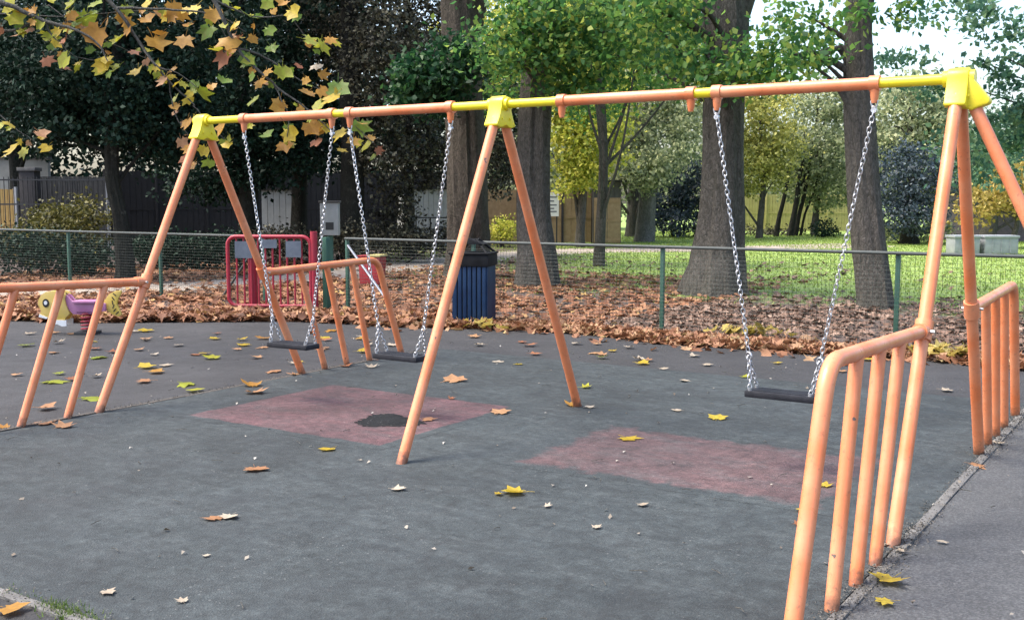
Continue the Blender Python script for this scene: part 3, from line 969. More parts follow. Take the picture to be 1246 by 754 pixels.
head = [(128, 310), (140, 245), (175, 190), (235, 152), (330, 140), (430, 150), (480, 185), (465, 240), (480, 320), (520, 425), (470, 470), (455, 505),
        (350, 520), (318, 500), (300, 470), (235, 470), (150, 455), (140, 430), (165, 400), (150, 345)]
hd = MB().prism(fpoly(head), -0.10, -0.06).build('head_panel', M['fish_yellow'], fish, bevel=0.006)
MB().prism(fpoly(head), 0.06, 0.10).build('head_panel', M['fish_yellow'], fish, bevel=0.006)
ec = fpoly([(232, 290)])[0]
for yy, s in ((-0.10, -1), (0.10, 1)):
    MB().prism([(ec[0] + math.cos(a) * 0.042, ec[1] + math.sin(a) * 0.055) for a in [i * math.tau / 20 for i in range(20)]], yy + s * 0.001, yy + s * 0.007).build('eye', M['black'], hd)
    MB().prism([(ec[0] + math.cos(a) * 0.022, ec[1] + 0.004 + math.sin(a) * 0.026) for a in [i * math.tau / 16 for i in range(16)]], yy + s * 0.0075, yy + s * 0.012).build('pupil', M['white'], hd)
    MB().prism(fpoly([(300, 505), (390, 500), (480, 505), (478, 575), (420, 580), (370, 555), (310, 545)]), yy - 0.012, yy + 0.012).build('fin', M['white'], fish)
    MB().prism(fpoly([(150, 428), (250, 470), (235, 486), (140, 462)]), yy - 0.014, yy + 0.014).build('lip', M['white'], fish)
body = [(455, 180), (490, 200), (540, 262), (600, 282), (860, 275), (960, 300), (960, 390), (900, 400), (800, 425), (640, 435), (550, 430), (505, 380), (470, 300)]
bd = MB().prism(fpoly(body), -0.075, -0.035).build('body_panel', M['fish_purple'], fish, bevel=0.006)
MB().prism(fpoly(body), 0.035, 0.075).build('body_panel', M['fish_purple'], fish, bevel=0.006)
MB().box(((560 - 700) * K, -0.13, 0.395), ((850 - 700) * K, 0.13, 0.425)).build('seat', M['fish_purple'], fish, bevel=0.01)
tail = [(940, 250), (985, 190), (1060, 150), (1140, 140), (1140, 180), (1100, 240), (1080, 310), (1110, 380), (1135, 440), (1100, 470), (1020, 440), (960, 395), (890, 400), (890, 330)]
tl = MB().prism(fpoly(tail), -0.022, 0.022).build('tail', M['fish_yellow'], fish, bevel=0.006)
for (x, y, a) in ((1060, 190, 40), (1040, 240, 55), (1030, 290, 80), (1040, 340, 110), (1055, 385, 130), (1085, 420, 140)):
    c = fpoly([(x, y)])[0]
    rm = Matrix.Rotation(R(a - 90), 3, 'Y')
    for sgn in (-1, 1):
        MB().box((-0.006, sgn * 0.0255 - 0.002, -0.026), (0.006, sgn * 0.0255 + 0.002, 0.026), rm, Vector((c[0], 0, c[1]))).build('stripe', M['black'], tl)
MB().tube([((425 - 700) * K, -0.2, 0.50), ((425 - 700) * K, 0.2, 0.50)], 0.016, 10).build('handle', M['black_metal'], fish)
sp_ = []
for i in range(90):
    a = i / 89 * math.tau * 5
    sp_.append((math.cos(a) * 0.075, math.sin(a) * 0.075, 0.03 + 0.235 * i / 89))
MB().tube(sp_, 0.014, 8).build('spring', M['spring'], fish)
MB().box((-0.13, -0.13, -0.02), (0.13, 0.13, 0.025)).build('base_plate', M['black_metal'], fish, bevel=0.006)
MB().box((-0.11, -0.075, 0.262), (0.11, 0.075, 0.285)).build('mount_plate', M['black_metal'], fish, bevel=0.004)

# =================================================================== BOUNDARY: RAILINGS, FENCES, SHED, WALL
def frame_at(name, pa, pb, label, cat, group=None):
    d = pb - pa
    o = empty(name, pa, label, cat, group, math.atan2(d.y, d.x))
    return o, Vector((d.x, d.y, 0)).length


def board_fence(pa, pb, h, mat, label, bw=0.14, panel=1.83, posts=None, group='timber fences at the park edge', gap=0.0):
    o, ln = frame_at('timber_fence', pa, pb, label, 'fence', group)
    n = max(1, round(ln / panel)); st = ln / n
    for i in range(n):
        mb = MB(); x = i * st + 0.05
        hh = h + random.uniform(-.03, .03)
        while x < (i + 1) * st - 0.06:
            dz = random.uniform(-.012, .012)
            mb.box((x, random.uniform(-.006, .006), 0.03), (x + bw - 0.012, 0.03, hh + dz)); x += bw
        mb.box((i * st + 0.05, 0.033, 0.03), ((i + 1) * st - 0.05, 0.04, h - 0.03))
        mb.box((i * st + 0.05, 0.031, 0.4), ((i + 1) * st - 0.05, 0.08, 0.48))
        mb.box((i * st + 0.05, 0.031, h - 0.4), ((i + 1) * st - 0.05, 0.08, h - 0.32))
        mb.box((i * st + 0.05, -0.02, h * 0.5 - 0.04), ((i + 1) * st - 0.05, -0.008, h * 0.5 + 0.04))
        mb.build('panel', mat, o, smooth=False)
    for i in range(n + 1):
        MB().box((i * st - 0.045, -0.045, -0.1), (i * st + 0.045, 0.055, h + 0.06)).build('post', posts or mat, o, bevel=0.006)
    return o


board_fence(V(-120, 32), V(19, 32), 2.0, M['timber_yellow'], 'golden timber fence behind the black railings at the left edge', posts=M['post_white'])
# pale translucent sheet above it is a light grey wall of the neighbouring yard
board_fence(V(44, 32.5), V(131, 33), 2.35, M['timber_grey'], 'grey board fence behind the olive bush at the left', posts=M['post_white'])
yw, ln = frame_at('yard_wall', V(-140, 36), V(60, 36), 'pale grey wall above the golden fence at the left edge', 'wall')
MB().box((0, 0, 0), (ln, 0.2, 3.0)).build('wall_face', M['pale_board'], yw)
MB().box((-0.05, -0.05, 3.0), (ln + 0.05, 0.25, 3.08)).build('coping', M['concrete'], yw)
pr_, ln = frame_at('pier', V(24, 31), V(43, 31), 'dark brick pier between the golden and grey fences', 'pier')
MB().box((0, 0, -0.1), (ln, 0.4, 2.5)).build('shaft', M['brick_dark'], pr_, bevel=0.01)
MB().box((-0.04, -0.04, 2.5), (ln + 0.04, 0.44, 2.6)).build('cap', M['concrete'], pr_, bevel=0.01)

board_fence(V(128, 39), V(590, 43), 2.7, M['felt_gap_shade'], 'added near-black fence standing in for the deep shade behind the left hedges', posts=M['felt_gap_shade'], bw=0.2)  # added to close the view; its near-black boards stand for shade
# black park railings in front of them
rl, ln = frame_at('park_railing', V(-120, 29.3), V(137, 29.3), 'black vertical bar park railing at the left edge', 'railing')
for z in (0.25, 1.55, 2.2):
    MB().box((0, -0.02, z), (ln, 0.02, z + 0.04)).build('rail', M['black_metal'], rl)
nbar = int(ln / 0.125)
bme = MB().tube([(0, 0, 0.0), (0, 0, 2.30)], 0.011, 6).mesh('bar'); bme.materials.append(M['black_metal'])
for i in range(nbar + 1):
    o = link('bar', bme, None, rl); o.location = (i * ln / nbar, 0, 0)

# pale sheds and boards glimpsed between the trunks
def shed(name, pa, pb, depth, h, mat, roofmat, label, over=0.12, door=None, slope=0.25):
    o, ln = frame_at(name, pa, pb, label, 'shed')
    mb = MB(); x = 0.0
    while x < ln - 0.02:
        e = min(ln, x + 0.2)
        mb.box((x + 0.006, 0, 0), (e - 0.006, 0.03, h)); x += 0.2
    mb.box((0, 0.031, 0), (ln, depth, h - 0.02))
    mb.build('wall', mat, o, smooth=False)
    MB().prism([(-over, h), (ln + over, h), (ln + over, h + 0.07), (-over, h + 0.07)], -over, depth + over).build('roof', roofmat, o)
    if door:
        d = MB().box((door[0], -0.03, 0.02), (door[1], -0.004, door[2])).build('door', M['timber'], o, bevel=0.006)
        MB().box((door[0], -0.045, door[2] * 0.5 - 0.05), (door[1], -0.031, door[2] * 0.5 + 0.05)).build('ledge', M['timber'], d)
        MB().box((door[0], -0.045, 0.1), (door[1], -0.031, 0.2)).build('ledge', M['timber'], d)
        MB().box((door[0], -0.045, door[2] - 0.2), (door[1], -0.031, door[2] - 0.1)).build('ledge', M['timber'], d)
        xm = (door[0] + door[1]) / 2
        MB().box((xm - 0.008, -0.0305, 0.05), (xm + 0.008, -0.0303, door[2])).build('seam', M['black_metal'], d)
    return o


shed('shed', V(318, 36), V(358, 36), 1.5, 2.0, M['pale_board'], M['felt_gap_shade'], 'pale board shed seen between the swing chains left of the dark trunk')
shed('shed', V(503, 39), V(566, 40), 1.5, 2.05, M['pale_board'], M['felt_gap_shade'], 'pale board shed seen just left of the thick tree trunk')
board_fence(V(575, 43), V(640, 43), 2.05, M['timber'], 'pale timber fence glimpsed between the two thick trunks', posts=M['timber'])
board_fence(V(648, 42.5), V(721, 42.5), 2.0, M['timber'], 'pale timber fence and gate boards left of the dark roofed shed', posts=M['brick_dark'], bw=0.3, panel=0.95)
shed('shed', V(722, 42), V(756, 42), 1.6, 2.35, M['timber_grey'], M['felt_gap_shade'], 'small shed with dark overhanging roof and timber doors', 0.18, (0.03, 1.05, 1.75))
board_fence(V(895, 57), V(1045, 57), 1.95, M['timber_olive'], 'sunlit olive timber fence behind the slim leaning trunks', posts=M['timber_olive'])
# notice on the fence
sg, ln = frame_at('notice_sign', V(658, 41.6), V(680, 41.6), 'white notice sign on the timber fence beside the trunk', 'sign')
MB().box((0, 0, 1.05), (ln, 0.03, 1.95)).build('board', M['white'], sg)
for i, z in enumerate((1.2, 1.32, 1.45, 1.6, 1.75)):
    MB().box((0.08, -0.006, z), (ln - 0.08 - 0.1 * (i % 2), -0.002, z + 0.055)).build('text_line', M['line'], sg)
for x in (0.05, ln - 0.1):
    MB().box((x, 0.031, -0.1), (x + 0.05, 0.08, 1.9)).build('post', M['black_metal'], sg)

# pale box on a post behind the red gate
bx, ln = frame_at('post_box', V(389, 26), V(411, 26), 'pale weathered box with dark opening on a post behind the gate', 'box')
MB().box((0, 0, 0.85), (ln, 0.3, 1.62)).build('body', M['pale_board'], bx, bevel=0.01)
MB().box((-0.03, -0.03, 1.62), (ln + 0.03, 0.33, 1.67)).build('lid', M['timber_grey'], bx, bevel=0.008)
MB().box((ln * 0.3, -0.006, 0.98), (ln * 0.75, -0.002, 1.16)).build('opening', M['black'], bx)
MB().box((ln / 2 - 0.06, 0.1, -0.1), (ln / 2 + 0.06, 0.2, 0.845)).build('post', M['green_metal'], bx)

# dark metal bench frame by the pale shed
bf, ln = frame_at('metal_bench', V(506, 33), V(545, 33), 'black metal bench frame near the pale shed behind the second swing', 'bench')
for x in (0.0, ln * 0.45, ln):
    MB().tube([(x, 0, 0), (x, 0, 1.15)], 0.022, 8).build('leg', M['black_metal'], bf)
for z in (0.45, 0.8, 1.15):
    MB().tube([(0, 0, z), (ln, 0, z)], 0.02, 8).build('rail', M['black_metal'], bf)
MB().box((0, -0.02, 0.46), (ln * 0.8, 0.45, 0.5)).build('seat', M['black_metal'], bf)

# wall and pale boxes at the right
bw_, ln = frame_at('boundary_wall', V(1148, 46), V(1420, 42), 'grey brick boundary wall behind the pale boxes at right', 'wall')
M['brick'] = None
m, t, b = newmat('grey_brick'); bt = N(t, 'ShaderNodeTexBrick'); t.links.new(objco(t), bt.inputs['Vector'])
mpn = N(t, 'ShaderNodeMapping'); t.links.new(objco(t), mpn.inputs[0]); mpn.inputs['Rotation'].default_value = (R(90), 0, 0); t.links.new(mpn.outputs[0], bt.inputs['Vector'])
bt.inputs['Scale'].default_value = 4.4; bt.inputs['Color1'].default_value = (0.10, 0.085, 0.10, 1); bt.inputs['Color2'].default_value = (0.14, 0.115, 0.13, 1); bt.inputs['Mortar'].default_value = (0.16, 0.15, 0.16, 1)
t.links.new(bt.outputs[0], b.inputs['Base Color']); b.inputs['Roughness'].default_value = 0.9
MB().box((0, 0, -0.1), (ln, 0.25, 1.95)).build('wall_face', m, bw_)
MB().box((-0.05, -0.04, 1.95), (ln + 0.05, 0.29, 2.03)).build('coping', M['concrete'], bw_)
for i, (pa, pb, lab) in enumerate(((1163, 1196, 'pale grey lidded box standing behind the fence, left one of the pair'), (1200, 1243, 'pale grey lidded box standing behind the fence, wider one at the right edge'))):
    o, ln = frame_at('storage_box', V(pa, 34), V(pb, 34), lab, 'box', 'pale grey lidded boxes')
    MB().box((0.03, 0.0, 0.0), (ln - 0.03, 0.7, 0.5)).build('body', M['crate'], o, bevel=0.012)
    MB().box((0, -0.04, 0.5), (ln, 0.74, 0.575)).build('lid', M['crate'], o, bevel=0.012)
    for k in range(1, 4):
        x = ln * k / 4
        MB().box((x - 0.02, -0.018, 0.04), (x + 0.02, -0.002, 0.47)).build('rib', M['crate'], o)

# =================================================================== TREES
def EL(px, py, D, rpx, rpy, n, rd=None):
    p = at(px, py, D)
    rx = rpx / FPX * D; rz = rpy / FPX * D
    return [p.x, p.y, p.z, rx, rd or rx, rz, n]


def rel(base, px, py, D, r):
    p = at(px, py, D) - base
    return (p.x, p.y, p.z, r)


def trunk_ctrl(base, rows):
    """rows (px, py, D, radius) going up"""
    return [rel(base, *q) for q in rows]


# --- four big trees standing on the leaf litter
b1 = gr(572, 336)
D1 = 23.9
tree('maple_tree', 'thick brown tree trunk behind the blue litter bin', b1,
     [(0, 0, -0.2, 0.66), (0, 0, 0.25, 0.50), rel(b1, 570, 250, D1, 0.43), rel(b1, 566, 120, D1, 0.40), rel(b1, 560, 0, D1, 0.38), rel(b1, 556, -110, D1, 0.28), rel(b1, 560, -260, D1, 0.08)],
     [EL(532, 96, D1 - 2.2, 46, 34, 2600), EL(500, 120, D1 - 2.0, 26, 14, 600), EL(556, 75, D1 - 2.2, 26, 26, 900), EL(560, -190, D1, 190, 110, 4500, 3.4), EL(600, -60, D1 - 0.5, 110, 36, 1200)],
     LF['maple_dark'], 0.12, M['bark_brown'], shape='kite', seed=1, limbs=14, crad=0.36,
     extra_limbs=[[rel(b1, 566, 60, D1, 0.2), rel(b1, 580, 25, D1, 0.17), rel(b1, 588, -30, D1, 0.14), rel(b1, 600, -120, D1, 0.05)]])

b2 = gr(654, 347)
D2 = 21.9
tree('maple_tree', 'dark tree trunk just right of the middle swing legs', b2,
     [(0, 0, -0.2, 0.55), (0, 0, 0.25, 0.42), rel(b2, 650, 250, D2, 0.33), rel(b2, 653, 120, D2, 0.32), rel(b2, 664, 0, D2, 0.30), rel(b2, 668, -90, D2, 0.2), rel(b2, 670, -220, D2, 0.06)],
     [EL(615, 45, D2 - 1.5, 36, 40, 900), EL(685, 62, D2 - 1.2, 52, 40, 1700), EL(725, 12, D2 - 1.0, 55, 26, 1000), EL(655, 12, D2 - 1.6, 40, 22, 700), EL(700, 100, D2 - 1.0, 30, 16, 500), EL(745, 60, D2, 30, 26, 420), EL(680, -170, D2, 180, 110, 3800, 3.2)],
     LF['maple'], 0.115, M['bark_grey'], shape='kite', seed=2, limbs=18, crad=0.5, per=22)

b3 = gr(871, 357)
D3 = 20.0
tree('maple_tree', 'broad grey tree trunk with flared base right of centre', b3,
     [(0, 0, -0.25, 0.72), (0, 0, 0.12, 0.56), rel(b3, 876, 300, D3, 0.46), rel(b3, 881, 210, D3, 0.375), rel(b3, 882, 110, D3, 0.36), rel(b3, 884, 10, D3, 0.37), rel(b3, 868, -60, D3, 0.25), rel(b3, 850, -200, D3, 0.06)],
     [EL(800, 12, D3 - 1, 48, 26, 900), EL(838, 72, D3 - 1.2, 30, 26, 420), EL(785, 62, D3 + 0.6, 40, 34, 700), EL(878, 88, D3 - 1.6, 34, 18, 420), EL(945, 66, D3 - 1.4, 48, 20, 650), EL(985, 42, D3 - 1.2, 32, 18, 260), EL(915, 92, D3 - 1.5, 36, 12, 330), EL(860, -190, D3, 190, 90, 3200, 3.4)],
     LF['maple'], 0.115, M['bark_grey'], shape='kite', seed=3, limbs=20, crad=0.46, per=22,
     extra_limbs=[[rel(b3, 890, 40, D3, 0.24), rel(b3, 905, 0, D3, 0.2), rel(b3, 930, -60, D3, 0.12), rel(b3, 960, -150, D3, 0.04)],
                  [rel(b3, 880, 60, D3, 0.1), rel(b3, 840, 30, D3 - 0.4, 0.07), rel(b3, 800, 12, D3 - 0.8, 0.03)]])

b4 = gr(1065, 374)
D4 = 17.3
tree('maple_tree', 'leaning grey tree trunk behind the right swing chain', b4,
     [(0, 0, -0.2, 0.34), (0, 0, 0.15, 0.275), rel(b4, 1058, 290, D4, 0.255), rel(b4, 1050, 200, D4, 0.235), rel(b4, 1046, 110, D4, 0.225), rel(b4, 1047, 0, D4, 0.185), rel(b4, 1050, -90, D4, 0.15), rel(b4, 1056, -230, D4, 0.04)],
     [EL(985, 72, D4 - 0.3, 30, 20, 260), EL(965, 22, D4, 44, 14, 160), EL(1046, 12, D4 - 0.6, 18, 14, 110), EL(1050, -190, D4, 170, 80, 2600, 2.6), EL(1100, 16, D4, 34, 22, 130)],
     LF['maple'], 0.115, M['bark_grey'], shape='kite', seed=4, limbs=10, crad=0.42, per=22,
     extra_limbs=[[rel(b4, 1040, 135, D4, 0.10), rel(b4, 1024, 112, D4, 0.055), rel(b4, 1005, 92, D4, 0.03), rel(b4, 975, 70, D4, 0.015)]])

# --- tree hanging in from the right, its trunk outside the picture
b9 = V(1420, 20.5)
tree('maple_tree', 'blue green leaves of a tree hanging in over the right end of the beam', b9,
     [(0, 0, -0.2, 0.42), (0, 0, 0.2, 0.34), (0.05, 0.02, 2.5, 0.28), (0, 0, 5.0, 0.24), (-0.2, 0, 7.5, 0.15), (-0.3, 0, 10, 0.05)],
     [EL(1095, 58, 20, 26, 34, 160), EL(1150, 22, 20.2, 60, 22, 380), EL(1135, 112, 20.6, 50, 20, 330), EL(1215, 60, 20, 40, 44, 520), EL(1225, 140, 20.4, 36, 50, 800), EL(1180, 165, 21, 36, 30, 350), EL(1290, 90, 20.2, 60, 80, 1100), EL(1420, -60, 20.5, 170, 110, 3000, 3), EL(1205, 205, 21.5, 44, 16, 240)],
     LF['bluegreen'], 0.115, M['bark_grey'], shape='kite', seed=9, limbs=16, crad=0.30, start=0.3, lmax=0.03)

# --- dark evergreens along the left
EG = 'dark evergreens along the left park edge'
b5 = gr(152, 342)
D5 = 22.8
tree('holly_tree', 'dark holly tree with crooked pale streaked trunk left of the swing frame', b5,
     [(0, 0, -0.2, 0.28), (0, 0, 0.2, 0.2), rel(b5, 147, 270, D5, 0.155), rel(b5, 136, 210, D5, 0.14), rel(b5, 138, 120, D5, 0.13), rel(b5, 150, 0, D5, 0.1), rel(b5, 150, -120, D5, 0.04)],
     [EL(140, 120, D5 + 0.6, 105, 72, 9500), EL(215, 150, D5 + 0.8, 60, 60, 4200), EL(120, 40, D5 + 0.6, 130, 60, 6500), EL(60, 110, D5 + 0.5, 70, 75, 5000), EL(230, 60, D5 + 1.4, 90, 60, 5000), EL(150, -90, D5 + 1, 150, 90, 6000)],
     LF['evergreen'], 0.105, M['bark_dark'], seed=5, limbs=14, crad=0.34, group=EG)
for i, (px, D, lab, ells) in enumerate((
    (20, 34, 'tall dark evergreen above the golden fence at the left edge', [EL(20, 100, 34, 110, 95, 9000), EL(-40, 40, 34, 110, 120, 6000), EL(30, -40, 34, 140, 90, 6000)]),
    (300, 30, 'dark evergreen behind the leftmost swing chain', [EL(290, 110, 30, 95, 90, 9000), EL(330, 180, 30, 70, 55, 4500), EL(260, 200, 30.5, 70, 50, 4000), EL(300, 10, 30, 110, 80, 6500), EL(300, -90, 30, 130, 70, 5000)]),
    (362, 33, 'dark evergreen between the left frame legs and the dark trunk', [EL(370, 60, 33, 70, 95, 6500), EL(370, 160, 33, 50, 60, 3000), EL(350, -50, 33, 100, 70, 5000)]),
)):
    b_ = V(px, D)
    tree('evergreen_tree', lab, b_, [(0, 0, -0.2, 0.36), (0, 0, 0.3, 0.28), (0.1, 0, 2.5, 0.22), (0, 0, 5.5, 0.14), (0, 0, 8.2, 0.04)],
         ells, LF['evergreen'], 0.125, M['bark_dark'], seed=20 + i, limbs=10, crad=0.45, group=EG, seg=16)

# --- ivy clad trees behind the second swing
b6 = V(428, 29.5)
tree('ivy_clad_tree', 'straight black trunk clad in ivy between the two left swings', b6,
     [(0, 0, -0.2, 0.42), (0, 0, 0.3, 0.33), (0.05, 0, 3, 0.30), (0, 0, 6, 0.25), (0.1, 0, 9.5, 0.08)],
     [EL(470, 70, 29, 55, 80, 5500), EL(470, 175, 29.3, 36, 45, 2200), EL(415, 40, 30.5, 50, 60, 3000), EL(440, -60, 29.5, 110, 80, 5500), EL(478, 250, 29.6, 26, 34, 1300)],
     LF['ivy'], 0.105, M['bark_dark'], seed=6, limbs=10, crad=0.36, seg=18)
b7 = V(497, 32)
tree('ivy_clad_tree', 'slim dark ivy clad trunk just left of the thick brown trunk', b7,
     [(0, 0, -0.2, 0.22), (0, 0, 0.3, 0.17), (0.03, 0, 3, 0.15), (0, 0, 6, 0.12), (0.1, 0, 8.5, 0.04)],
     [EL(525, 60, 32, 48, 75, 4200), EL(522, 190, 31.6, 30, 55, 2400), EL(500, -50, 32, 90, 70, 4000), EL(600, 130, 33, 40, 80, 3000), EL(612, 200, 33.5, 24, 45, 1300)],
     LF['ivy'], 0.11, M['bark_dark'], seed=7, limbs=8, crad=0.36, seg=14)

# --- trees across the grass
FG = 'trees along the far side of the grass'
for i, (nm, px, D, lab, rr, ells, lf, bk, ls) in enumerate((
    ('willow_tree', 706, 39, 'feathery yellow green tree above the timber fence right of the middle legs', 0.16, [EL(715, 165, 38.5, 48, 52, 4200), EL(690, 120, 39, 45, 40, 3000), EL(735, 105, 39, 45, 36, 2600), EL(650, 60, 40, 90, 60, 4200), EL(700, 215, 38.6, 30, 22, 900)], 'yellowgreen', 'bark_grey', 0.15),
    ('holly_tree', 785, 44, 'grey green tree with pale forked trunk beside the dark roofed shed', 0.36, [EL(780, 205, 43, 48, 30, 3300), EL(745, 165, 44, 50, 40, 3000), EL(815, 160, 44, 55, 45, 3600), EL(790, 100, 45, 90, 55, 4000)], 'greygreen', 'bark_pale', 0.15),
    ('lime_tree', 770, 50, 'sunlit yellow green tree behind the empty swing hangers', 0.3, [EL(765, 62, 46, 60, 40, 4200), EL(825, 95, 46, 50, 55, 3800), EL(690, 30, 47, 70, 50, 4000), EL(600, 40, 47, 70, 60, 4500), EL(840, 25, 46, 30, 24, 1000), EL(770, 10, 47, 60, 34, 2600)], 'yellowgreen', 'bark_grey', 0.19),
    ('hazel_tree', 925, 48, 'golden green tree right of the broad trunk', 0.14, [EL(925, 150, 48, 45, 50, 4200), EL(910, 205, 48, 40, 34, 2600), EL(945, 185, 48, 34, 44, 2400), EL(920, 115, 49, 50, 24, 1800)], 'olive', 'bark_grey', 0.15),
    ('hazel_tree', 992, 52, 'grey green tree standing between the two right trunks', 0.16, [EL(995, 175, 52, 48, 60, 5200), EL(1010, 225, 52, 44, 30, 2600), EL(970, 215, 51.5, 36, 30, 2000), EL(1000, 125, 52, 44, 30, 2200)], 'greygreen', 'bark_grey', 0.16),
    ('yew_tree', 1108, 42, 'dark blue grey yew bush right of the leaning trunk', 0.3, [EL(1108, 220, 42, 46, 50, 5200), EL(1100, 262, 41.5, 40, 24, 2200)], 'yew', 'bark_dark', 0.12),
    ('lime_tree', 1105, 47, 'olive green tree rising behind the dark yew bush', 0.25, [EL(1100, 150, 47, 55, 50, 4200), EL(1080, 200, 47, 40, 45, 2400), EL(1150, 165, 47, 50, 50, 3200), EL(1120, 110, 48, 60, 22, 1500)], 'greygreen', 'bark_grey', 0.17),
    ('laurel_tree', 1205, 44, 'dense blue green tree behind the right end legs of the frame', 0.3, [EL(1205, 195, 44, 55, 45, 3600), EL(1245, 165, 45, 50, 40, 2400), EL(1300, 190, 44, 80, 60, 3000)], 'bluegreen', 'bark_grey', 0.15),
    ('hazel_tree', 1235, 38, 'low golden leaved tree above the pale boxes at right edge', 0.1, [EL(1225, 238, 38, 40, 24, 1300), EL(1255, 220, 38, 40, 28, 1300), EL(1190, 262, 38, 26, 10, 260)], 'gold', 'bark_grey', 0.15),
)):
    b_ = V(px, D)
    top = max(e[2] for e in ells)
    tree(nm, lab, b_, [(0, 0, -0.2, rr * 1.5), (0, 0, 0.3, rr * 1.1), (0.1, 0.05, top * 0.4, rr * 0.8), (-0.05, 0, top * 0.75, rr * 0.45), (0, 0, top * 1.05, 0.04)],
         ells, LF[lf], ls, M[bk], seed=40 + i, limbs=12, crad=0.5, group=FG, seg=14, start=0.25)

# broad maple filling the gap behind the two middle trunks
b_ = V(730, 28)
tree('maple_tree', 'leafy maple behind the empty hangers with green and yellow leaves', b_, [(0, 0, -0.2, 0.2), (0, 0, 0.3, 0.15), (0.1, 0, 2.5, 0.12), (0.0, 0, 5, 0.09), (0, 0, 8, 0.03)],
     [EL(610, 90, 27, 36, 40, 900), EL(640, 60, 28, 40, 40, 900), EL(760, 30, 28, 60, 34, 1500), EL(830, 60, 28, 36, 40, 900), EL(780, 90, 28, 46, 24, 900), EL(715, 40, 28, 50, 40, 1000), EL(720, 130, 29, 40, 20, 500)], LF['maple'], 0.125, M['bark_grey'], seed=91, limbs=12, crad=0.6, per=20, seg=14, start=0.3)

# slim leaning trunks in front of the olive fence: each is a young tree
for i, (xa, xb, D, r, lab) in enumerate(((945, 962, 50, 0.10, 'leftmost of the slim leaning trunks before the olive fence'), (962, 975, 50.5, 0.13, 'second from the left of the slim leaning trunks'),
                                         (968, 986, 51, 0.10, 'third from the left of the slim leaning trunks'), (975, 1000, 51, 0.055, 'thinnest and most slanted of the slim leaning trunks'))):
    b_ = V(xa, D)
    tree('young_tree', lab, b_, [(0, 0, -0.1, r * 1.3), rel(b_, xa + 4, 262, D, r), rel(b_, (xa + xb) / 2 + 2, 235, D, r * 0.9), rel(b_, xb, 195, D, r * 0.6), rel(b_, xb + 4, 160, D, 0.02)],
         [EL(xb, 180, D, 16, 26, 380)], LF['greygreen'], 0.15, M['bark_dark'], seed=60 + i, limbs=3, group='slim leaning trunks before the olive fence', seg=10)


# --- shrubs and hedges
def shrub(name, label, px, D, ells, leaf, size, group=None, stems=7, cat='shrub'):
    b_ = V(px, D)
    root = empty(name, b_, label, cat, group)
    P, Cn = [], []
    for e in ells:
        p, c = clump_points(e[:6], int(e[6]), 26, 0.25, 0.8)
        P.append(p); Cn.append(c)
    P = np.concatenate(P); Cn = np.concatenate(Cn)
    P = P[P[:, 2] > 0.03]
    O = np.array(b_)
    for i in range(stems):
        c = Cn[random.randrange(len(Cn))] - O
        c[2] = max(c[2], 0.3)
        s0 = np.array([c[0] * 0.5 + random.uniform(-.1, .1), c[1] * 0.5, -0.05])
        lp, lr = smooth_path([(*s0, 0.03), (*(s0 * .5 + c * .5 + np.array([0, 0, .1])), 0.02), (*c, 0.006)], 8)
        MB().tube(lp, lr, 6).build('stem', M['bark_dark'], root)
    link('foliage', leaf_cloud('foliage', P - O, size, 0.3), leaf, root)
    return root


shrub('bush', 'olive yellow bush in front of the grey board fence at left', 85, 27.5, [EL(60, 275, 27.5, 36, 22, 1400), EL(105, 268, 27.5, 30, 26, 1400), EL(80, 300, 27.5, 60, 26, 1600), EL(20, 290, 27.3, 30, 14, 500)], LF['olive_dark'], 0.09)
shrub('bush', 'dark low bush behind the left green fence post', 60, 24.5, [EL(20, 305, 24.5, 40, 24, 1800), EL(75, 310, 24.5, 40, 24, 1800), EL(115, 315, 24.6, 30, 20, 1200)], LF['evergreen'], 0.08)
shrub('hedge', 'dark low hedge beyond the path between the holly tree and the red gate', 215, 26.5, [EL(190, 305, 26.5, 36, 18, 2200), EL(235, 305, 26.5, 36, 18, 2200), EL(280, 302, 26.8, 36, 18, 2200)], LF['evergreen'], 0.085, cat='hedge')
shrub('hedge', 'dark low ivy hedge behind the red gate and second swing', 420, 29, [EL(340, 296, 28.5, 44, 16, 2200), EL(420, 294, 28.8, 44, 18, 2400), EL(490, 292, 29.5, 44, 16, 2200), EL(540, 290, 30, 26, 16, 1100)], LF['ivy'], 0.085, cat='hedge')
shrub('bush', 'bright yellow green bush between the two thick trunks', 613, 39, [EL(613, 279, 39, 17, 16, 1200)], LF['yellowgreen'], 0.09)
shrub('hedge', 'tall dark hedge left of the broad grey trunk', 828, 50, [EL(815, 235, 50, 30, 38, 3600), EL(850, 230, 50, 34, 42, 3600), EL(830, 270, 49.5, 46, 20, 2600)], LF['yew'], 0.13, cat='hedge')
shrub('bush', 'round dark bush in front of the olive fence', 1003, 49, [EL(1003, 282, 49, 18, 13, 1000)], LF['evergreen'], 0.10)
shrub('bush', 'low brown undergrowth at the foot of the olive fence', 930, 52, [EL(920, 283, 52, 30, 8, 900), EL(960, 286, 52, 30, 6, 800)], LF['ivy'], 0.10)
shrub('bush', 'sprawling undergrowth below the dark yew bush', 1110, 43, [EL(1085, 283, 43, 26, 9, 700), EL(1130, 282, 43, 26, 10, 700)], LF['greygreen'], 0.12)

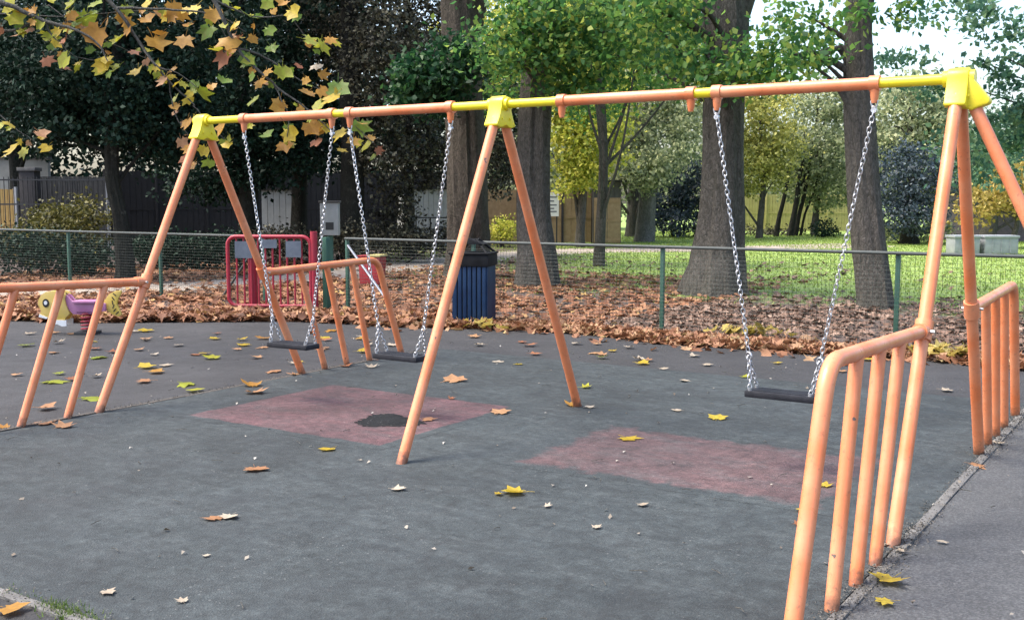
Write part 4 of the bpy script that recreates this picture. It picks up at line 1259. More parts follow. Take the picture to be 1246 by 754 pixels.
# --- woodland closing the view, one mass
P = []
for px, py, D, rx, ry, n in ((-120, 60, 46, 220, 190, 9000), (80, 90, 46, 170, 160, 9000), (250, 120, 46, 170, 150, 9000), (420, 110, 46, 150, 150, 8000), (560, 140, 52, 120, 120, 6000), (330, -60, 44, 260, 90, 6000), (60, -70, 44, 260, 90, 6000)):
    p, c = clump_points(EL(px, py, D, rx, ry, n, 2.5)[:6], n, 30, 0.7, 0.7)
    P.append(p)
P = np.concatenate(P); P = P[P[:, 2] > 0.2]
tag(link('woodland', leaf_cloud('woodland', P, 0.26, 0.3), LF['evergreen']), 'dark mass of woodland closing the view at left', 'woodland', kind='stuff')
P = []
for px, py, D, rx, ry, n in ((640, 190, 62, 120, 70, 4500), (760, 200, 62, 120, 70, 4500), (880, 215, 64, 110, 50, 3500), (1000, 215, 64, 110, 50, 3500), (1120, 205, 60, 110, 60, 4000), (1240, 215, 58, 120, 50, 4000), (1380, 200, 58, 140, 70, 4000)):
    p, c = clump_points(EL(px, py, D, rx, ry, n, 2.5)[:6], n, 30, 0.8, 0.7)
    P.append(p)
P = np.concatenate(P); P = P[P[:, 2] > 0.2]
tag(link('woodland', leaf_cloud('woodland', P, 0.28, 0.3), LF['greygreen']), 'pale grey green mass of trees beyond the grass at right', 'woodland', kind='stuff')

# =================================================================== LEAVES AND GRASS
def flat_cloud(name, pos, size, tilt=0.35, shape='star'):
    n = len(pos)
    nr = np.zeros((n, 3)); nr[:, 2] = 1
    nr[:, :2] = RNG.normal(size=(n, 2)) * tilt
    nr /= np.linalg.norm(nr, axis=1, keepdims=True)
    a = RNG.uniform(0, math.tau, n)
    t = np.stack([np.cos(a), np.sin(a), np.zeros(n)], 1)
    t -= nr * np.sum(t * nr, axis=1, keepdims=True); t /= np.linalg.norm(t, axis=1, keepdims=True)
    b = np.cross(nr, t)
    s = (size * RNG.uniform(0.6, 1.35, n))[:, None, None]
    if shape == 'star':
        Lf = STAR
        tri = np.array([(0, 1, 2), (0, 2, 8), (0, 8, 9), (2, 3, 4), (2, 4, 6), (2, 6, 8), (8, 6, 7), (4, 5, 6)])
        faces = (np.arange(n)[:, None, None] * 10 + tri[None]).reshape(-1, 3)
    else:
        Lf = KITE
        faces = np.arange(n)[:, None] * 4 + np.array([[0, 1, 2, 3]])
    loc = Lf[None] * s
    curl = RNG.uniform(-1.2, 3.2, n)[:, None]
    v = pos[:, None] + t[:, None] * loc[:, :, 0:1] + b[:, None] * loc[:, :, 1:2] + nr[:, None] * (loc[:, :, 2] * curl)[:, :, None]
    return np_mesh(name, v.reshape(-1, 3), 4, 4, faces)


def tarmac_edge(x):
    xs = [-40, -12, -6, -3.4, -1.0, 0, 3.0, 6.33, 12]
    ys = [0.2, 1.2, 2.6, 4.5, 5.0, 5.4, 5.2, 5.4, 5.5]
    return np.interp(x, xs, ys)


PATHP = [V2(-250, 19.3), V2(-60, 19.8), V2(120, 20.6), V2(230, 21.6), V2(380, 24.0), V2(500, 28.5), V2(600, 33.5), V2(700, 36.5), V2(820, 37.0), V2(930, 38.5)]


def path_keep(x, y):
    d = np.full(len(x), 9.0)
    for (ax, ay), (bx, by) in zip(PATHP[:-1], PATHP[1:]):
        vx, vy = bx - ax, by - ay
        f = np.clip(((x - ax) * vx + (y - ay) * vy) / (vx * vx + vy * vy), 0, 1)
        d = np.minimum(d, np.hypot(x - ax - f * vx, y - ay - f * vy))
    return np.clip((d - 0.6) / 0.6, 0.10, 1)


def litter(n, x0, x1, y0, y1, dens, z, size, mat, label, tilt=0.35, zr=0.02, name='leaf_litter'):
    x = RNG.uniform(x0, x1, n); y = RNG.uniform(y0, y1, n)
    keep = RNG.uniform(size=n) < dens(x, y) * path_keep(x, y) * np.clip(0.62 + 0.5 * np.sin(x * 1.7 + np.sin(y * 1.3) * 2) * np.sin(y * 1.9 + np.cos(x * 0.9) * 2), 0.2, 1)
    x, y = x[keep], y[keep]
    p = np.stack([x, y, z + RNG.uniform(0, zr, len(x))], 1)
    return tag(link(name, flat_cloud(name, p, size, tilt), mat), label, 'leaves', kind='stuff')


# brown carpet left of the gate and round the trunks; greyer carpet to the right
litter(34000, -16, 0.5, 1.0, 15.5, lambda x, y: np.clip((y - tarmac_edge(x)) / 0.35 + 0.15 * (y > tarmac_edge(x) - 0.2), 0, 1) * np.clip(1.25 - np.abs(y - 8.0) / 9, 0.2, 1), -0.002, 0.15, LIT,
       'brown fallen leaves carpeting the ground around the gate and path', 0.26, 0.035)
litter(38000, 0.5, 11, 5.0, 17.5, lambda x, y: np.clip((y - tarmac_edge(x)) / 0.35, 0, 1) * np.clip((13.6 - y) / 5.0, 0, 1), -0.002, 0.125, LITG,
       'grey brown fallen leaves under the trees behind the fence', 0.26, 0.03)
litter(7000, -14, 0.5, 15, 25, lambda x, y: np.clip((24 - y) / 12, 0, 1) * np.where(x > -9 + (y - 15) * -0.6, 0.35, 1.0), 0.0, 0.14, LITG, 'scattered dry leaves thinning out over the grass', 0.4, 0.05)
litter(2600, 0, 11, 15, 26, lambda x, y: np.clip((22 - y) / 9, 0, 1) * 0.25, 0.0, 0.13, LITG, 'sparse dry leaves on the grass at right', 0.4, 0.05)
# bright drift against the fence
x = RNG.uniform(-2.2, 10, 5600)
ed = tarmac_edge(x) + 0.02
y = ed + np.abs(RNG.normal(0, 0.42, len(x))) - np.where(RNG.uniform(size=len(x)) < 0.06, np.abs(RNG.normal(0, 0.3, len(x))), 0) + 0.12 * np.sin(x * 2.3) * np.sin(x * 0.9)
k = (y < 6.75) & (RNG.uniform(size=len(x)) < np.where(x > 5.0, 0.45, 1))
x, y, ed = x[k], y[k], ed[k]
z = 0.0 + np.clip(1 - np.abs(y - ed - 0.35) / 0.6, 0, 1) * RNG.uniform(0, 0.07, len(x))
tag(link('leaf_drift', flat_cloud('leaf_drift', np.stack([x, y, z], 1), 0.145, 0.55), DRIFT), 'bright orange brown leaf drift banked along the foot of the fence', 'leaves', kind='stuff')
# brown drift bank left of the gate
x = RNG.uniform(-13, -1.6, 6000)
ed = tarmac_edge(x)
y = ed + np.abs(RNG.normal(0, 0.7, len(x)))
z = RNG.uniform(0, 0.08, len(x))
tag(link('leaf_drift', flat_cloud('leaf_drift', np.stack([x, y, z], 1), 0.15, 0.5), LIT), 'brown leaf drift along the tarmac edge from the rocker to the gate', 'leaves', kind='stuff')
# small patches of yellow leaves in the drift
px_, py_ = [], []
for (cx_, cy_, n) in ((gr(915, 410).x, gr(915, 410).y, 40), (gr(1150, 436).x, gr(1150, 436).y, 60), (gr(580, 400).x, gr(580, 400).y, 16)):
    px_ += list(RNG.normal(cx_, 0.22, n)); py_ += list(RNG.normal(cy_, 0.10, n))
tag(link('leaf_drift', flat_cloud('leaf_drift', np.stack([np.array(px_), np.array(py_), RNG.uniform(0.04, 0.13, len(px_))], 1), 0.15, 0.5), LF['gold']),
    'pale yellow leaves lying on top of the drift by the fence', 'leaves', kind='stuff')

# grass
gm = leafmat('grass_blade', [(0, (0.13, 0.2074, 0.033)), (0.5, (0.221, 0.3172, 0.0605)), (1, (0.364, 0.4026, 0.121))], 0.6, 0.5, spot=False)
n = 105000
x = RNG.uniform(-18, 16, n); y = RNG.uniform(9.5, 46, n)
u = (x - CAM.x) * right.x + (y - CAM.y) * right.y
d = (x - CAM.x) * fwdh.x + (y - CAM.y) * fwdh.y
k = (RNG.uniform(size=n) < path_keep(x, y) - 0.1) & (np.abs(u) / d < 0.56) & (RNG.uniform(size=n) < np.clip((y - 9.5) / 6, 0, 1)) & (u / d > -0.12)
x, y = x[k], y[k]; n = len(x)
a = RNG.uniform(0, math.tau, n); hgt = RNG.uniform(0.015, 0.05, n); wd = 0.018
dx, dy = np.cos(a) * wd, np.sin(a) * wd
lx, ly = RNG.normal(0, 0.03, n), RNG.normal(0, 0.03, n)
v = np.stack([np.stack([x - dx, y - dy, np.full(n, -0.016)], 1), np.stack([x + dx, y + dy, np.full(n, -0.016)], 1), np.stack([x + lx, y + ly, hgt], 1)], 1).reshape(-1, 3)
tag(link('grass', np_mesh('grass', v, 3, 3, np.arange(n * 3).reshape(-1, 3)), gm), 'bright green mown grass beyond the fence', 'grass', kind='stuff')

# small bits of debris on the playground: dry crumbs, twigs and leaf scraps
n = 300
x = RNG.uniform(-4, 8.5, n); y = RNG.uniform(-4, 5.0, n)
p = np.stack([x, y, np.full(n, 0.010)], 1)
tag(link('leaf_scraps', flat_cloud('leaf_scraps', p, 0.028, 0.4, 'kite'), leafmat('dry_scraps', [(0, (0.12, 0.096, 0.072)), (0.5, (0.24, 0.216, 0.18)), (1, (0.372, 0.36, 0.33))], 0.8, 0.1, spot=False)),
    'tiny dry scraps of leaf scattered over the play surface', 'leaves', kind='stuff')
mb = MB()
for i in range(110):
    q = Vector((random.uniform(-2, 8), random.uniform(-3.8, 4.5), 0.011)); a = random.uniform(0, math.tau); l_ = random.uniform(0.03, 0.10)
    e = q + Vector((math.cos(a) * l_, math.sin(a) * l_, random.uniform(0, 0.008)))
    mb.tube([q, (q + e) / 2 + Vector((random.uniform(-.01, .01), random.uniform(-.01, .01), 0.004)), e], 0.0022, 4)
tag(mb.build('twigs', M['twig']), 'thin dry twigs scattered over the play surface', 'twigs', kind='stuff')
# dirt and moss along the edging
def along(x0, y0, x1, y1, n, spread):
    f = RNG.uniform(0, 1, n)
    return x0 + (x1 - x0) * f + RNG.normal(0, spread, n), y0 + (y1 - y0) * f + RNG.normal(0, spread, n)
xs, ys = [], []
for seg_ in ((6.30, -3.9, 6.30, -1.9, 1500, 0.05), (6.30, -1.9, 6.30, -0.7, 1100, 0.04), (6.3, -0.7, 6.3, 3.2, 800, 0.035), (6.3, 1.0, 6.3, 3.0, 900, 0.06), (0.0, -2.6, 0.0, 3.2, 900, 0.03), (0.0, -3.97, 6.3, -3.97, 1600, 0.04)):
    a_, b_ = along(*seg_); xs.append(a_); ys.append(b_)
x = np.concatenate(xs); y = np.concatenate(ys)
tag(link('soil_crumbs', flat_cloud('soil_crumbs', np.stack([x, y, RNG.uniform(0.007, 0.016, len(x))], 1), 0.011, 0.6, 'kite'), leafmat('soil_crumb', [(0, (0.036, 0.033, 0.0288)), (0.6, (0.078, 0.072, 0.063)), (1, (0.144, 0.135, 0.12))], 0.95, 0.0, spot=False)),
    'dark soil and crumbs gathered along the edging stones', 'soil', kind='stuff')
n = 1100
c0 = gr(72, 745)
x = np.concatenate([RNG.normal(c0.x, 0.09, 300), RNG.uniform(2.2, 6.3, 800)]); y = np.concatenate([RNG.normal(-3.95, 0.03, 300), RNG.normal(-3.945, 0.018, 800)])
a = RNG.uniform(0, math.tau, n); hgt = np.concatenate([RNG.uniform(0.008, 0.032, 300), RNG.uniform(0.004, 0.018, 800)]); wd = 0.004
dx, dy = np.cos(a) * wd, np.sin(a) * wd
v = np.stack([np.stack([x - dx, y - dy, np.full(n, -0.01)], 1), np.stack([x + dx, y + dy, np.full(n, -0.01)], 1), np.stack([x + RNG.normal(0, .014, n), y + RNG.normal(0, .014, n), hgt], 1)], 1).reshape(-1, 3)
tag(link('moss', np_mesh('moss', v, 3, 3, np.arange(n * 3).reshape(-1, 3)), M['moss']), 'green moss and grass sprouting along the near edging', 'moss', kind='stuff')

# ---- single plane leaves: five-lobed, veined fold and curl
def plane_leaf_mesh(variant, key):
    rnd = random.Random(variant * 31 + 3)
    out = []
    lobes = [(-152, 0.36), (-128, 0.33), (-100, 0.54), (-76, 0.42), (-50, 0.63), (-26, 0.45), (0, 0.68), (26, 0.45), (50, 0.63), (76, 0.42), (100, 0.54), (128, 0.33), (152, 0.36)]
    curl = (0.18, 0.35, 0.6, 0.85, -0.3, 0.5, 1.1, 0.25)[variant % 8]
    skew = rnd.uniform(-0.25, 0.25); fold = rnd.uniform(-0.1, 0.5); wx = rnd.uniform(0.85, 1.15); roll_ = rnd.uniform(-0.5, 0.9)
    for a, r in lobes:
        a = R(a + rnd.uniform(-6, 6)); r *= rnd.uniform(0.72, 1.12)
        out.append((math.cos(a) * r * wx + skew * math.sin(a) * r, math.sin(a) * r))
    v = [(-0.12, 0, 0.0)]; f = []
    def lift(x, y):
        return curl * (y * y * 0.9 + max(0, x) ** 2 * 0.35) - 0.04 * abs(y) + 0.07 * math.sin(9 * x + variant) * abs(y) + fold * max(0, y) ** 1.5 * 0.5 + roll_ * max(0, x - 0.2) ** 2
    n = len(out)
    for x, y in out: v.append((x, y, lift(x, y)))
    for x, y in out: v.append((x * 0.5 - 0.03, y * 0.5, lift(x * 0.5, y * 0.5) + 0.012))
    for i in range(n - 1):
        f.append((1 + i, 2 + i, 2 + i + n, 1 + i + n))
        f.append((0, 1 + i + n, 2 + i + n))
    # stalk
    b0 = len(v)
    for x, zz in ((-0.12, 0.0), (-0.36, 0.03), (-0.58, 0.02)):
        v += [(x, -0.012, zz), (x, 0.012, zz), (x, 0, zz + 0.02)]
    for i in range(2):
        a = b0 + 3 * i
        for k in range(3):
            f.append((a + k, a + (k + 1) % 3, a + 3 + (k + 1) % 3, a + 3 + k))
    me = bpy.data.meshes.new('leaf')
    me.from_pydata(v, [], f)
    me.polygons.foreach_set('use_smooth', [True] * len(me.polygons))
    me.materials.append(BIGLEAF[key])
    return me


LEAFMESH = {}
def leaf_obj(name, key, variant, parent=None):
    if (key, variant) not in LEAFMESH: LEAFMESH[(key, variant)] = plane_leaf_mesh(variant, key)
    return link(name, LEAFMESH[(key, variant)], None, parent)


CN = {'ygreen': 'yellow green', 'green': 'green', 'yellow': 'yellow', 'gold': 'golden', 'tan': 'tan', 'brown': 'reddish brown', 'pale': 'pale dry'}
# (px, py, width in px, colour, where)
FALLEN = [
    (262, 632, 26, 'tan', 'in the left foreground, left half of a touching pair'), (280, 629, 24, 'pale', 'in the left foreground, right half of a touching pair'),
    (310, 571, 30, 'tan', 'alone on dark rubber below the left red patch'), (400, 547, 22, 'yellow', 'just in front of the left red patch'),
    (482, 596, 18, 'pale', 'just below the front middle leg'), (630, 600, 34, 'yellow', 'in the middle of the open rubber, largest there'), (608, 602, 12, 'yellow', 'small, touching the large yellow leaf on open rubber'),
    (763, 534, 28, 'yellow', 'on the top edge of the right red patch'), (873, 510, 24, 'yellow', 'lying between the right red patch and the lone swing'),
    (608, 503, 24, 'tan', 'between the two red patches'), (550, 464, 30, 'tan', 'on rubber right of the second swing seat'), (519, 511, 20, 'tan', 'on the left red patch beside the worn black spot'),
    (697, 494, 20, 'gold', 'at the foot of the rear middle leg'), (711, 472, 16, 'ygreen', 'right beside the rear middle leg'), (716, 496, 14, 'pale', 'just right of the foot of the rear middle leg'),
    (307, 470, 26, 'gold', 'upper of the pair at the left corner of the left red patch'), (309, 478, 28, 'tan', 'lower of the pair at the left corner of the left red patch'),
    (226, 467, 26, 'ygreen', 'upper of two beside the left rubber edge'), (234, 475, 22, 'ygreen', 'lower of two beside the left rubber edge'),
    (177, 447, 24, 'yellow', 'topmost of three behind the front left leg'), (187, 453, 22, 'gold', 'middle of three behind the front left leg'), (178, 464, 22, 'tan', 'lowest of three behind the front left leg'),
    (108, 485, 28, 'ygreen', 'between the last bar and leg of the left guard rail'), (53, 497, 24, 'tan', 'between two bars of the left guard rail'),
    (50, 516, 30, 'tan', 'left of two at the foot of the left guard rail'), (76, 520, 28, 'tan', 'right of two at the foot of the left guard rail'), (4, 521, 20, 'gold', 'at the very left edge beside the guard rail'),
    (10, 742, 36, 'gold', 'in the bottom left corner beyond the edging'),
    (62, 465, 28, 'ygreen', 'large, behind the second bar of the left guard rail'), (72, 455, 14, 'ygreen', 'small, behind the second bar of the left guard rail'), (88, 462, 16, 'brown', 'behind the third bar of the left guard rail'),
    (121, 435, 24, 'ygreen', 'behind the third bar below the fish rocker'), (66, 429, 16, 'tan', 'below the head of the fish rocker'), (34, 420, 20, 'ygreen', 'left of the fish rocker spring'), (20, 456, 14, 'tan', 'behind the first bar of the left guard rail'), (70, 417, 14, 'pale', 'under the fish rocker'), (116, 458, 14, 'pale', 'beside the third bar of the left guard rail'),
    (258, 436, 22, 'ygreen', 'left of the first swing seat on dark tarmac'), (250, 430, 16, 'yellow', 'above the yellow green leaf left of the first swing'), (216, 420, 16, 'pale', 'on dark tarmac behind the frame legs'), (175, 403, 20, 'yellow', 'at the tarmac edge behind the front left leg'),
    (298, 420, 18, 'yellow', 'behind the first swing chain'), (320, 412, 18, 'gold', 'behind the first swing seat near the drift'), (393, 411, 20, 'yellow', 'between the second and third bars of the rear left rail'), (440, 428, 18, 'yellow', 'between the last bars of the rear left rail'), (437, 412, 16, 'gold', 'behind the last bars of the rear left rail'), (403, 402, 16, 'gold', 'at the drift behind the rear left rail'),
    (1084, 706, 44, 'yellow', 'largest of two on the pale pavement in front'), (1079, 733, 28, 'yellow', 'smaller of two on the pale pavement in front'),
    (1187, 566, 22, 'tan', 'curled at the foot of the rear right leg'), (1003, 592, 20, 'yellow', 'behind the bars of the near guard rail'), (971, 639, 14, 'brown', 'small, left of the first bar of the near guard rail'), (974, 622, 12, 'yellow', 'small, above the brown leaf by the near guard rail'), (1068, 664, 16, 'pale', 'between the feet of the near guard rail'), (1098, 672, 14, 'pale', 'right of the foot of the near right leg'),
    (649, 431, 14, 'brown', 'lower of two behind the rear middle leg'), (643, 420, 18, 'brown', 'upper of two behind the rear middle leg'), (732, 435, 16, 'ygreen', 'on the dark tarmac right of the rear middle leg'), (702, 418, 14, 'pale', 'beside the drift right of the rear middle leg'),
    (806, 449, 12, 'pale', 'small, on rubber left of the lone swing chain'), (834, 464, 14, 'pale', 'left of the lone swing seat'), (825, 500, 14, 'pale', 'below left of the lone swing seat'), (859, 444, 14, 'pale', 'just left of the lone swing chain'), (906, 459, 12, 'ygreen', 'right behind the left chain of the lone swing'),
    (1150, 475, 18, 'pale', 'on rubber between the right end legs'), (585, 420, 14, 'pale', 'in front of the blue bin'), (577, 410, 16, 'tan', 'at the foot of the blue bin'), (549, 486, 10, 'brown', 'tiny, on the right corner of the left red patch'),
    (725, 643, 12, 'pale', 'small, on open rubber right of the large yellow leaf'), (780, 615, 14, 'pale', 'below the right red patch edge'), (665, 617, 12, 'pale', 'small, right below the large yellow leaf'), (130, 721, 20, 'pale', 'white scrap near the bottom left edging'), (222, 733, 16, 'pale', 'right of the white scrap near the bottom left'), (250, 677, 10, 'pale', 'small, below the pair in the left foreground'),
    (1145, 660, 12, 'pale', 'small, on the pale pavement right of the near leg'), (1215, 540, 14, 'pale', 'beside the feet of the far right rail'),
]
rnd = random.Random(11)
for i, (px, py, wpx, key, where) in enumerate(FALLEN):
    p = gr(px, py)
    D = (p - CAM).dot(fwd)
    o = leaf_obj('fallen_leaf', key, rnd.randrange(8))
    s = wpx / FPX * D / 0.95
    o.scale = (s, s, s * rnd.uniform(0.35, 0.9))
    o.rotation_euler = (rnd.uniform(-.05, .05), rnd.uniform(-.05, .05), rnd.uniform(0, math.tau))
    o.location = (p.x, p.y, 0.009)
    tag(o, f'{CN[key]} fallen leaf {where}', 'leaf', 'single fallen leaves on the playground')

# more small leaves near the drift, none of which can be told from its neighbours
SM = {'pale': 'small pale dry leaf', 'yellow': 'small yellow leaf', 'tan': 'small tan leaf', 'brown': 'small brown leaf'}
ZN = ((60, 'at the far left below the fish head'), (150, 'between the fish rocker and the left frame leg'), (225, 'behind the front left leg near the drift'), (300, 'in front of the red gate'), (380, 'behind the first swing seat'), (440, 'behind the rear left guard rail'),
      (500, 'behind the second swing seat'), (610, 'in front of the blue bin'), (690, 'before the drift left of the rear middle leg'), (780, 'before the drift right of the rear middle leg'), (880, 'before the drift left of the lone swing'), (990, 'behind the lone swing seat'), (1090, 'behind the near guard rail by the drift'), (1300, 'between the right end legs by the drift'))
for i in range(64):
    px, py = (rnd.uniform(0, 480), rnd.gauss(402, 22)) if i < 40 else (rnd.uniform(500, 1180), rnd.gauss(428, 14))
    lo_ = 402 if px < 300 else 408
    if i >= 40: lo_ = 415
    py = lo_ + abs(py - lo_)
    p = gr(px, py)
    key = rnd.choice(('pale', 'pale', 'tan', 'tan', 'brown', 'yellow'))
    o = leaf_obj('fallen_leaf', key, rnd.randrange(8))
    s = rnd.uniform(0.10, 0.17)
    o.scale = (s, s, s * rnd.uniform(0.35, 0.9)); o.rotation_euler = (rnd.uniform(-.05, .05), rnd.uniform(-.05, .05), rnd.uniform(0, math.tau))
    o.location = (p.x, p.y, 0.006)
    tag(o, SM[key] + ' ' + next(z for lim, z in ZN if px < lim), 'leaf', 'small leaves strewn before the drift')

# =================================================================== PLANE TREE BRANCHES HANGING IN FROM THE LEFT
pb = V(-330, 12.5)
pt = empty('plane_tree', pb, 'autumn plane tree branches with yellow green and brown leaves hanging in at top left', 'tree')
lp, lr = smooth_path([(0, 0, -0.2, 0.42), (0, 0, 0.3, 0.32), (0.05, 0, 2.5, 0.27), (0, 0.1, 4.6, 0.22), (0.2, 0.1, 6.2, 0.12), (0.3, 0, 8, 0.04)], 40)
mb = MB(); trunk_mesh(mb, lp, lr, 24, 77); mb.build('trunk', M['bark_pale'], pt, angle=60)
TW = [
    [(-330, -120, 12.4, 0.07), (-150, -30, 12.2, 0.045), (-10, 2, 12.0, 0.028), (55, 24, 12.0, 0.020), (95, 38, 11.9, 0.014), (118, 55, 11.9, 0.010), (130, 75, 11.9, 0.006)],
    [(-330, -60, 12.6, 0.06), (-120, 10, 12.4, 0.03), (0, 38, 12.2, 0.016), (40, 28, 12.1, 0.012), (75, 30, 12.1, 0.008), (110, 18, 12.0, 0.006)],
    [(-330, -200, 12.6, 0.09), (-100, -120, 12.3, 0.06), (60, -50, 12.1, 0.035), (140, 8, 12.0, 0.022), (172, 55, 12.0, 0.017), (205, 98, 12.0, 0.012), (236, 130, 12.0, 0.007)],
    [(140, 8, 12.0, 0.016), (200, 12, 11.9, 0.012), (262, 20, 11.9, 0.008), (300, 40, 11.9, 0.005)],
    [(55, 24, 12.0, 0.012), (62, 40, 12.0, 0.009), (72, 52, 12.0, 0.005)],
    [(172, 55, 12.0, 0.012), (190, 80, 11.9, 0.009), (215, 88, 11.9, 0.006), (240, 108, 11.9, 0.004)],
    [(-330, -260, 12.6, 0.10), (0, -200, 12.0, 0.07), (200, -90, 11.8, 0.04), (262, 0, 11.7, 0.024), (292, 60, 11.7, 0.017), (330, 100, 11.7, 0.012), (378, 135, 11.7, 0.008), (400, 160, 11.7, 0.005)],
    [(292, 60, 11.7, 0.012), (330, 72, 11.8, 0.009), (370, 100, 11.8, 0.006), (405, 112, 11.8, 0.004)],
    [(262, 0, 11.7, 0.012), (310, 22, 11.8, 0.008), (352, 18, 11.8, 0.005)],
    [(330, 100, 11.7, 0.008), (352, 140, 11.7, 0.006), (350, 168, 11.7, 0.004)],
    [(378, 135, 11.7, 0.007), (415, 140, 11.7, 0.005), (450, 172, 11.7, 0.003)],
    [(205, 98, 12.0, 0.008), (215, 140, 12.0, 0.006), (238, 178, 12.0, 0.004)],
    [(236, 130, 12.0, 0.006), (262, 155, 12.0, 0.004), (276, 172, 12.0, 0.003)],
    [(72, 52, 12.0, 0.005), (95, 70, 12.0, 0.004), (125, 76, 12.0, 0.003)],
    [(-120, 10, 12.4, 0.02), (-30, 110, 12.2, 0.010), (10, 150, 12.1, 0.006), (45, 172, 12.1, 0.003)],
    [(352, 18, 11.8, 0.006), (378, 48, 11.8, 0.004), (400, 54, 11.8, 0.003)],
    [(262, 20, 11.9, 0.006), (285, 62, 11.9, 0.004), (302, 70, 11.9, 0.003)],
    [(0, 18, 12.3, 0.008), (90, 22, 12.2, 0.006), (170, 14, 12.2, 0.005), (230, 30, 12.2, 0.003)],
    [(60, 5, 12.3, 0.007), (105, 40, 12.2, 0.005), (180, 72, 12.2, 0.004), (225, 105, 12.2, 0.003)],
]
branches = []
rnd = random.Random(3)
for tw_ in TW:
    rows = []
    for (px, py, D, r) in tw_:
        q = at(px + rnd.uniform(-2, 2), py + rnd.uniform(-2, 2), D) - pb
        rows.append((q.x, q.y, q.z, r))
    lp, lr = smooth_path(rows, 6 * (len(rows) - 1))
    lp = [(a + rnd.uniform(-.006, .006), b + rnd.uniform(-.006, .006), c + rnd.uniform(-.006, .006)) for a, b, c in lp]
    branches.append((MB().tube(lp, lr, 8).build('branch', M['twig'], pt, angle=70), [np.array(q) for q in lp]))
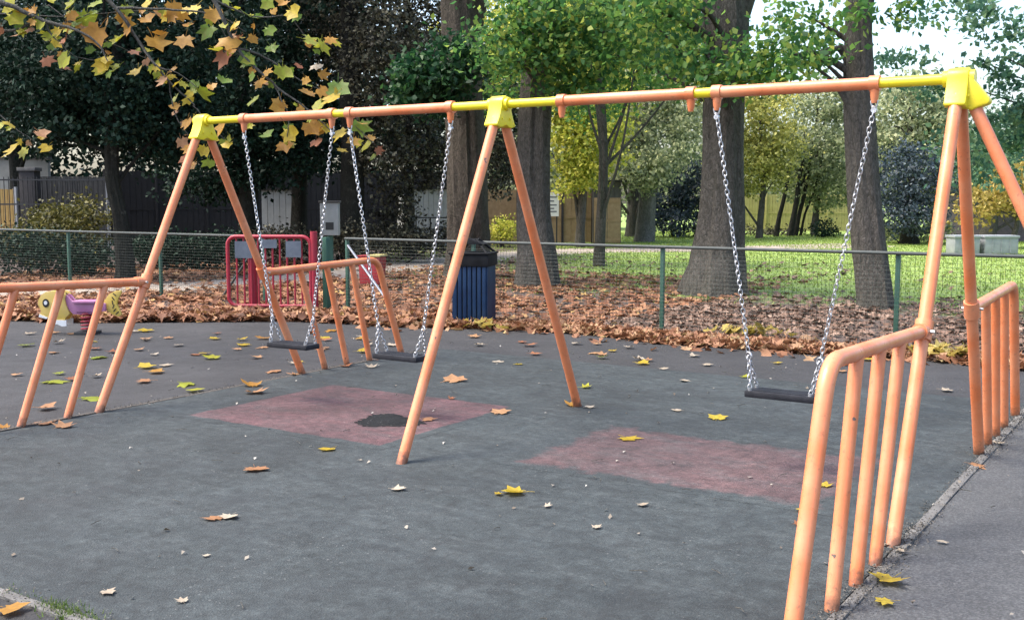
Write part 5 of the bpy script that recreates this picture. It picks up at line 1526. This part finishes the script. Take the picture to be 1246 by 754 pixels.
HANG = [
    (13, 3, 28, 'ygreen'), (17, 20, 28, 'tan'), (32, 38, 30, 'tan'), (25, 14, 20, 'brown'), (40, 26, 12, 'gold'), (88, 5, 20, 'ygreen'), (86, 15, 16, 'ygreen'), (105, 20, 28, 'tan'), (118, 38, 34, 'gold'), (100, 30, 18, 'brown'), (118, 3, 24, 'ygreen'),
    (80, 35, 14, 'ygreen'), (80, 48, 16, 'brown'), (61, 56, 12, 'green'), (57, 73, 20, 'brown'), (80, 72, 26, 'ygreen'), (78, 82, 14, 'brown'), (125, 77, 24, 'yellow'), (143, 83, 20, 'ygreen'), (168, 86, 24, 'yellow'), (146, 47, 24, 'ygreen'), (134, 55, 14, 'brown'),
    (165, 63, 18, 'brown'), (188, 50, 34, 'gold'), (197, 40, 18, 'gold'), (177, 23, 22, 'brown'), (155, 28, 26, 'gold'), (130, 25, 18, 'gold'), (153, 10, 18, 'tan'), (180, 4, 24, 'yellow'), (193, 15, 22, 'tan'), (62, 0, 12, 'tan'), (0, 36, 14, 'brown'),
    (225, 48, 28, 'gold'), (253, 36, 24, 'green'), (260, 15, 26, 'gold'), (231, 30, 16, 'tan'), (262, 60, 20, 'ygreen'), (272, 68, 24, 'brown'), (281, 50, 28, 'gold'), (308, 22, 30, 'green'), (299, 68, 28, 'green'), (292, 45, 16, 'brown'), (307, 46, 16, 'brown'), (210, 8, 26, 'gold'), (238, 10, 24, 'yellow'), (222, 18, 18, 'gold'),
    (273, 97, 22, 'green'), (257, 105, 14, 'tan'), (243, 112, 30, 'ygreen'), (237, 102, 18, 'green'), (308, 122, 24, 'ygreen'), (316, 100, 20, 'gold'), (12, 151, 18, 'yellow'), (18, 180, 26, 'yellow'), (30, 184, 22, 'ygreen'), (48, 162, 20, 'tan'), (57, 179, 18, 'yellow'),
    (228, 148, 20, 'gold'), (221, 172, 18, 'tan'), (225, 193, 18, 'brown'), (249, 181, 18, 'yellow'), (255, 197, 18, 'ygreen'), (272, 172, 12, 'ygreen'), (236, 200, 16, 'gold'), (272, 153, 26, 'gold'), (304, 152, 14, 'ygreen'), (250, 168, 14, 'green'),
    (327, 36, 18, 'green'), (355, 14, 24, 'yellow'), (345, 3, 20, 'gold'), (376, 50, 28, 'ygreen'), (392, 54, 22, 'ygreen'), (410, 52, 12, 'tan'), (386, 80, 16, 'pale'), (391, 90, 18, 'gold'), (343, 85, 26, 'tan'), (322, 100, 24, 'gold'), (340, 127, 30, 'gold'), (365, 131, 14, 'gold'),
    (375, 112, 22, 'gold'), (391, 110, 20, 'gold'), (411, 105, 32, 'green'), (405, 118, 28, 'yellow'), (390, 127, 24, 'ygreen'), (322, 165, 20, 'green'), (352, 160, 26, 'yellow'), (347, 176, 26, 'gold'), (378, 152, 30, 'gold'), (390, 160, 26, 'gold'), (385, 172, 20, 'brown'), (416, 162, 28, 'yellow'),
    (438, 152, 28, 'green'), (446, 175, 24, 'ygreen'), (460, 182, 16, 'brown'), (415, 182, 14, 'yellow'), (455, 190, 12, 'ygreen'), (396, 138, 18, 'ygreen'), (430, 170, 18, 'gold'), (330, 58, 18, 'green'), (364, 80, 14, 'brown'), (283, 10, 24, 'ygreen'), (325, 3, 18, 'ygreen'),
]
HANG = [(a, b_, c_, ('gold', 'ygreen', 'tan')[i % 3] if k == 'tan' else ('gold' if k == 'brown' and i % 2 else k)) for i, (a, b_, c_, k) in enumerate(HANG)]
toc = -fwd
# smaller leaves between the large ones, on the thin ends of the twigs
for bi, (bo, pts_) in enumerate(branches):
    for k_ in range(len(pts_) // 3, len(pts_), 2):
        q = pts_[k_] + np.array([rnd.uniform(-.1, .1), rnd.uniform(-.1, .1), rnd.uniform(-.12, .06)])
        d_ = Vector(tuple(q)) + pb - CAM
        px = IW / 2 + FPX * d_.dot(right) / d_.dot(fwd); py = IH / 2 - FPX * d_.dot(upv) / d_.dot(fwd)
        if -20 < px < 470 and -20 < py < 200:
            HANG.append((px, py, rnd.choice((9, 11, 13, 15, 17)), rnd.choice(('ygreen', 'ygreen', 'gold', 'yellow', 'gold', 'green', 'tan'))))
for (px, py, wpx, key) in HANG:
    D = 11.75 + rnd.uniform(-0.12, 0.12) if px > 255 else 12.05 + rnd.uniform(-0.12, 0.12)
    q = at(px, py, D) - pb
    best = min(branches, key=lambda b_: min(((k[0] - q.x) ** 2 + (k[1] - q.y) ** 2 + (k[2] - q.z) ** 2) for k in b_[1]))
    o = leaf_obj('leaf', key, rnd.randrange(8), best[0])
    s = wpx / FPX * D / 1.02
    nrm = (toc + Vector((rnd.uniform(-1, 1), rnd.uniform(-1, 1), rnd.uniform(-.2, 1.3)))).normalized()
    tip = Vector((rnd.uniform(-.8, .8), rnd.uniform(-.8, .8), -1)).normalized()
    tip = (tip - nrm * tip.dot(nrm)).normalized()
    sd_ = nrm.cross(tip)
    o.matrix_local = Matrix(((tip.x * s, sd_.x * s, nrm.x * s, q.x), (tip.y * s, sd_.y * s, nrm.y * s, q.y), (tip.z * s, sd_.z * s, nrm.z * s, q.z), (0, 0, 0, 1)))
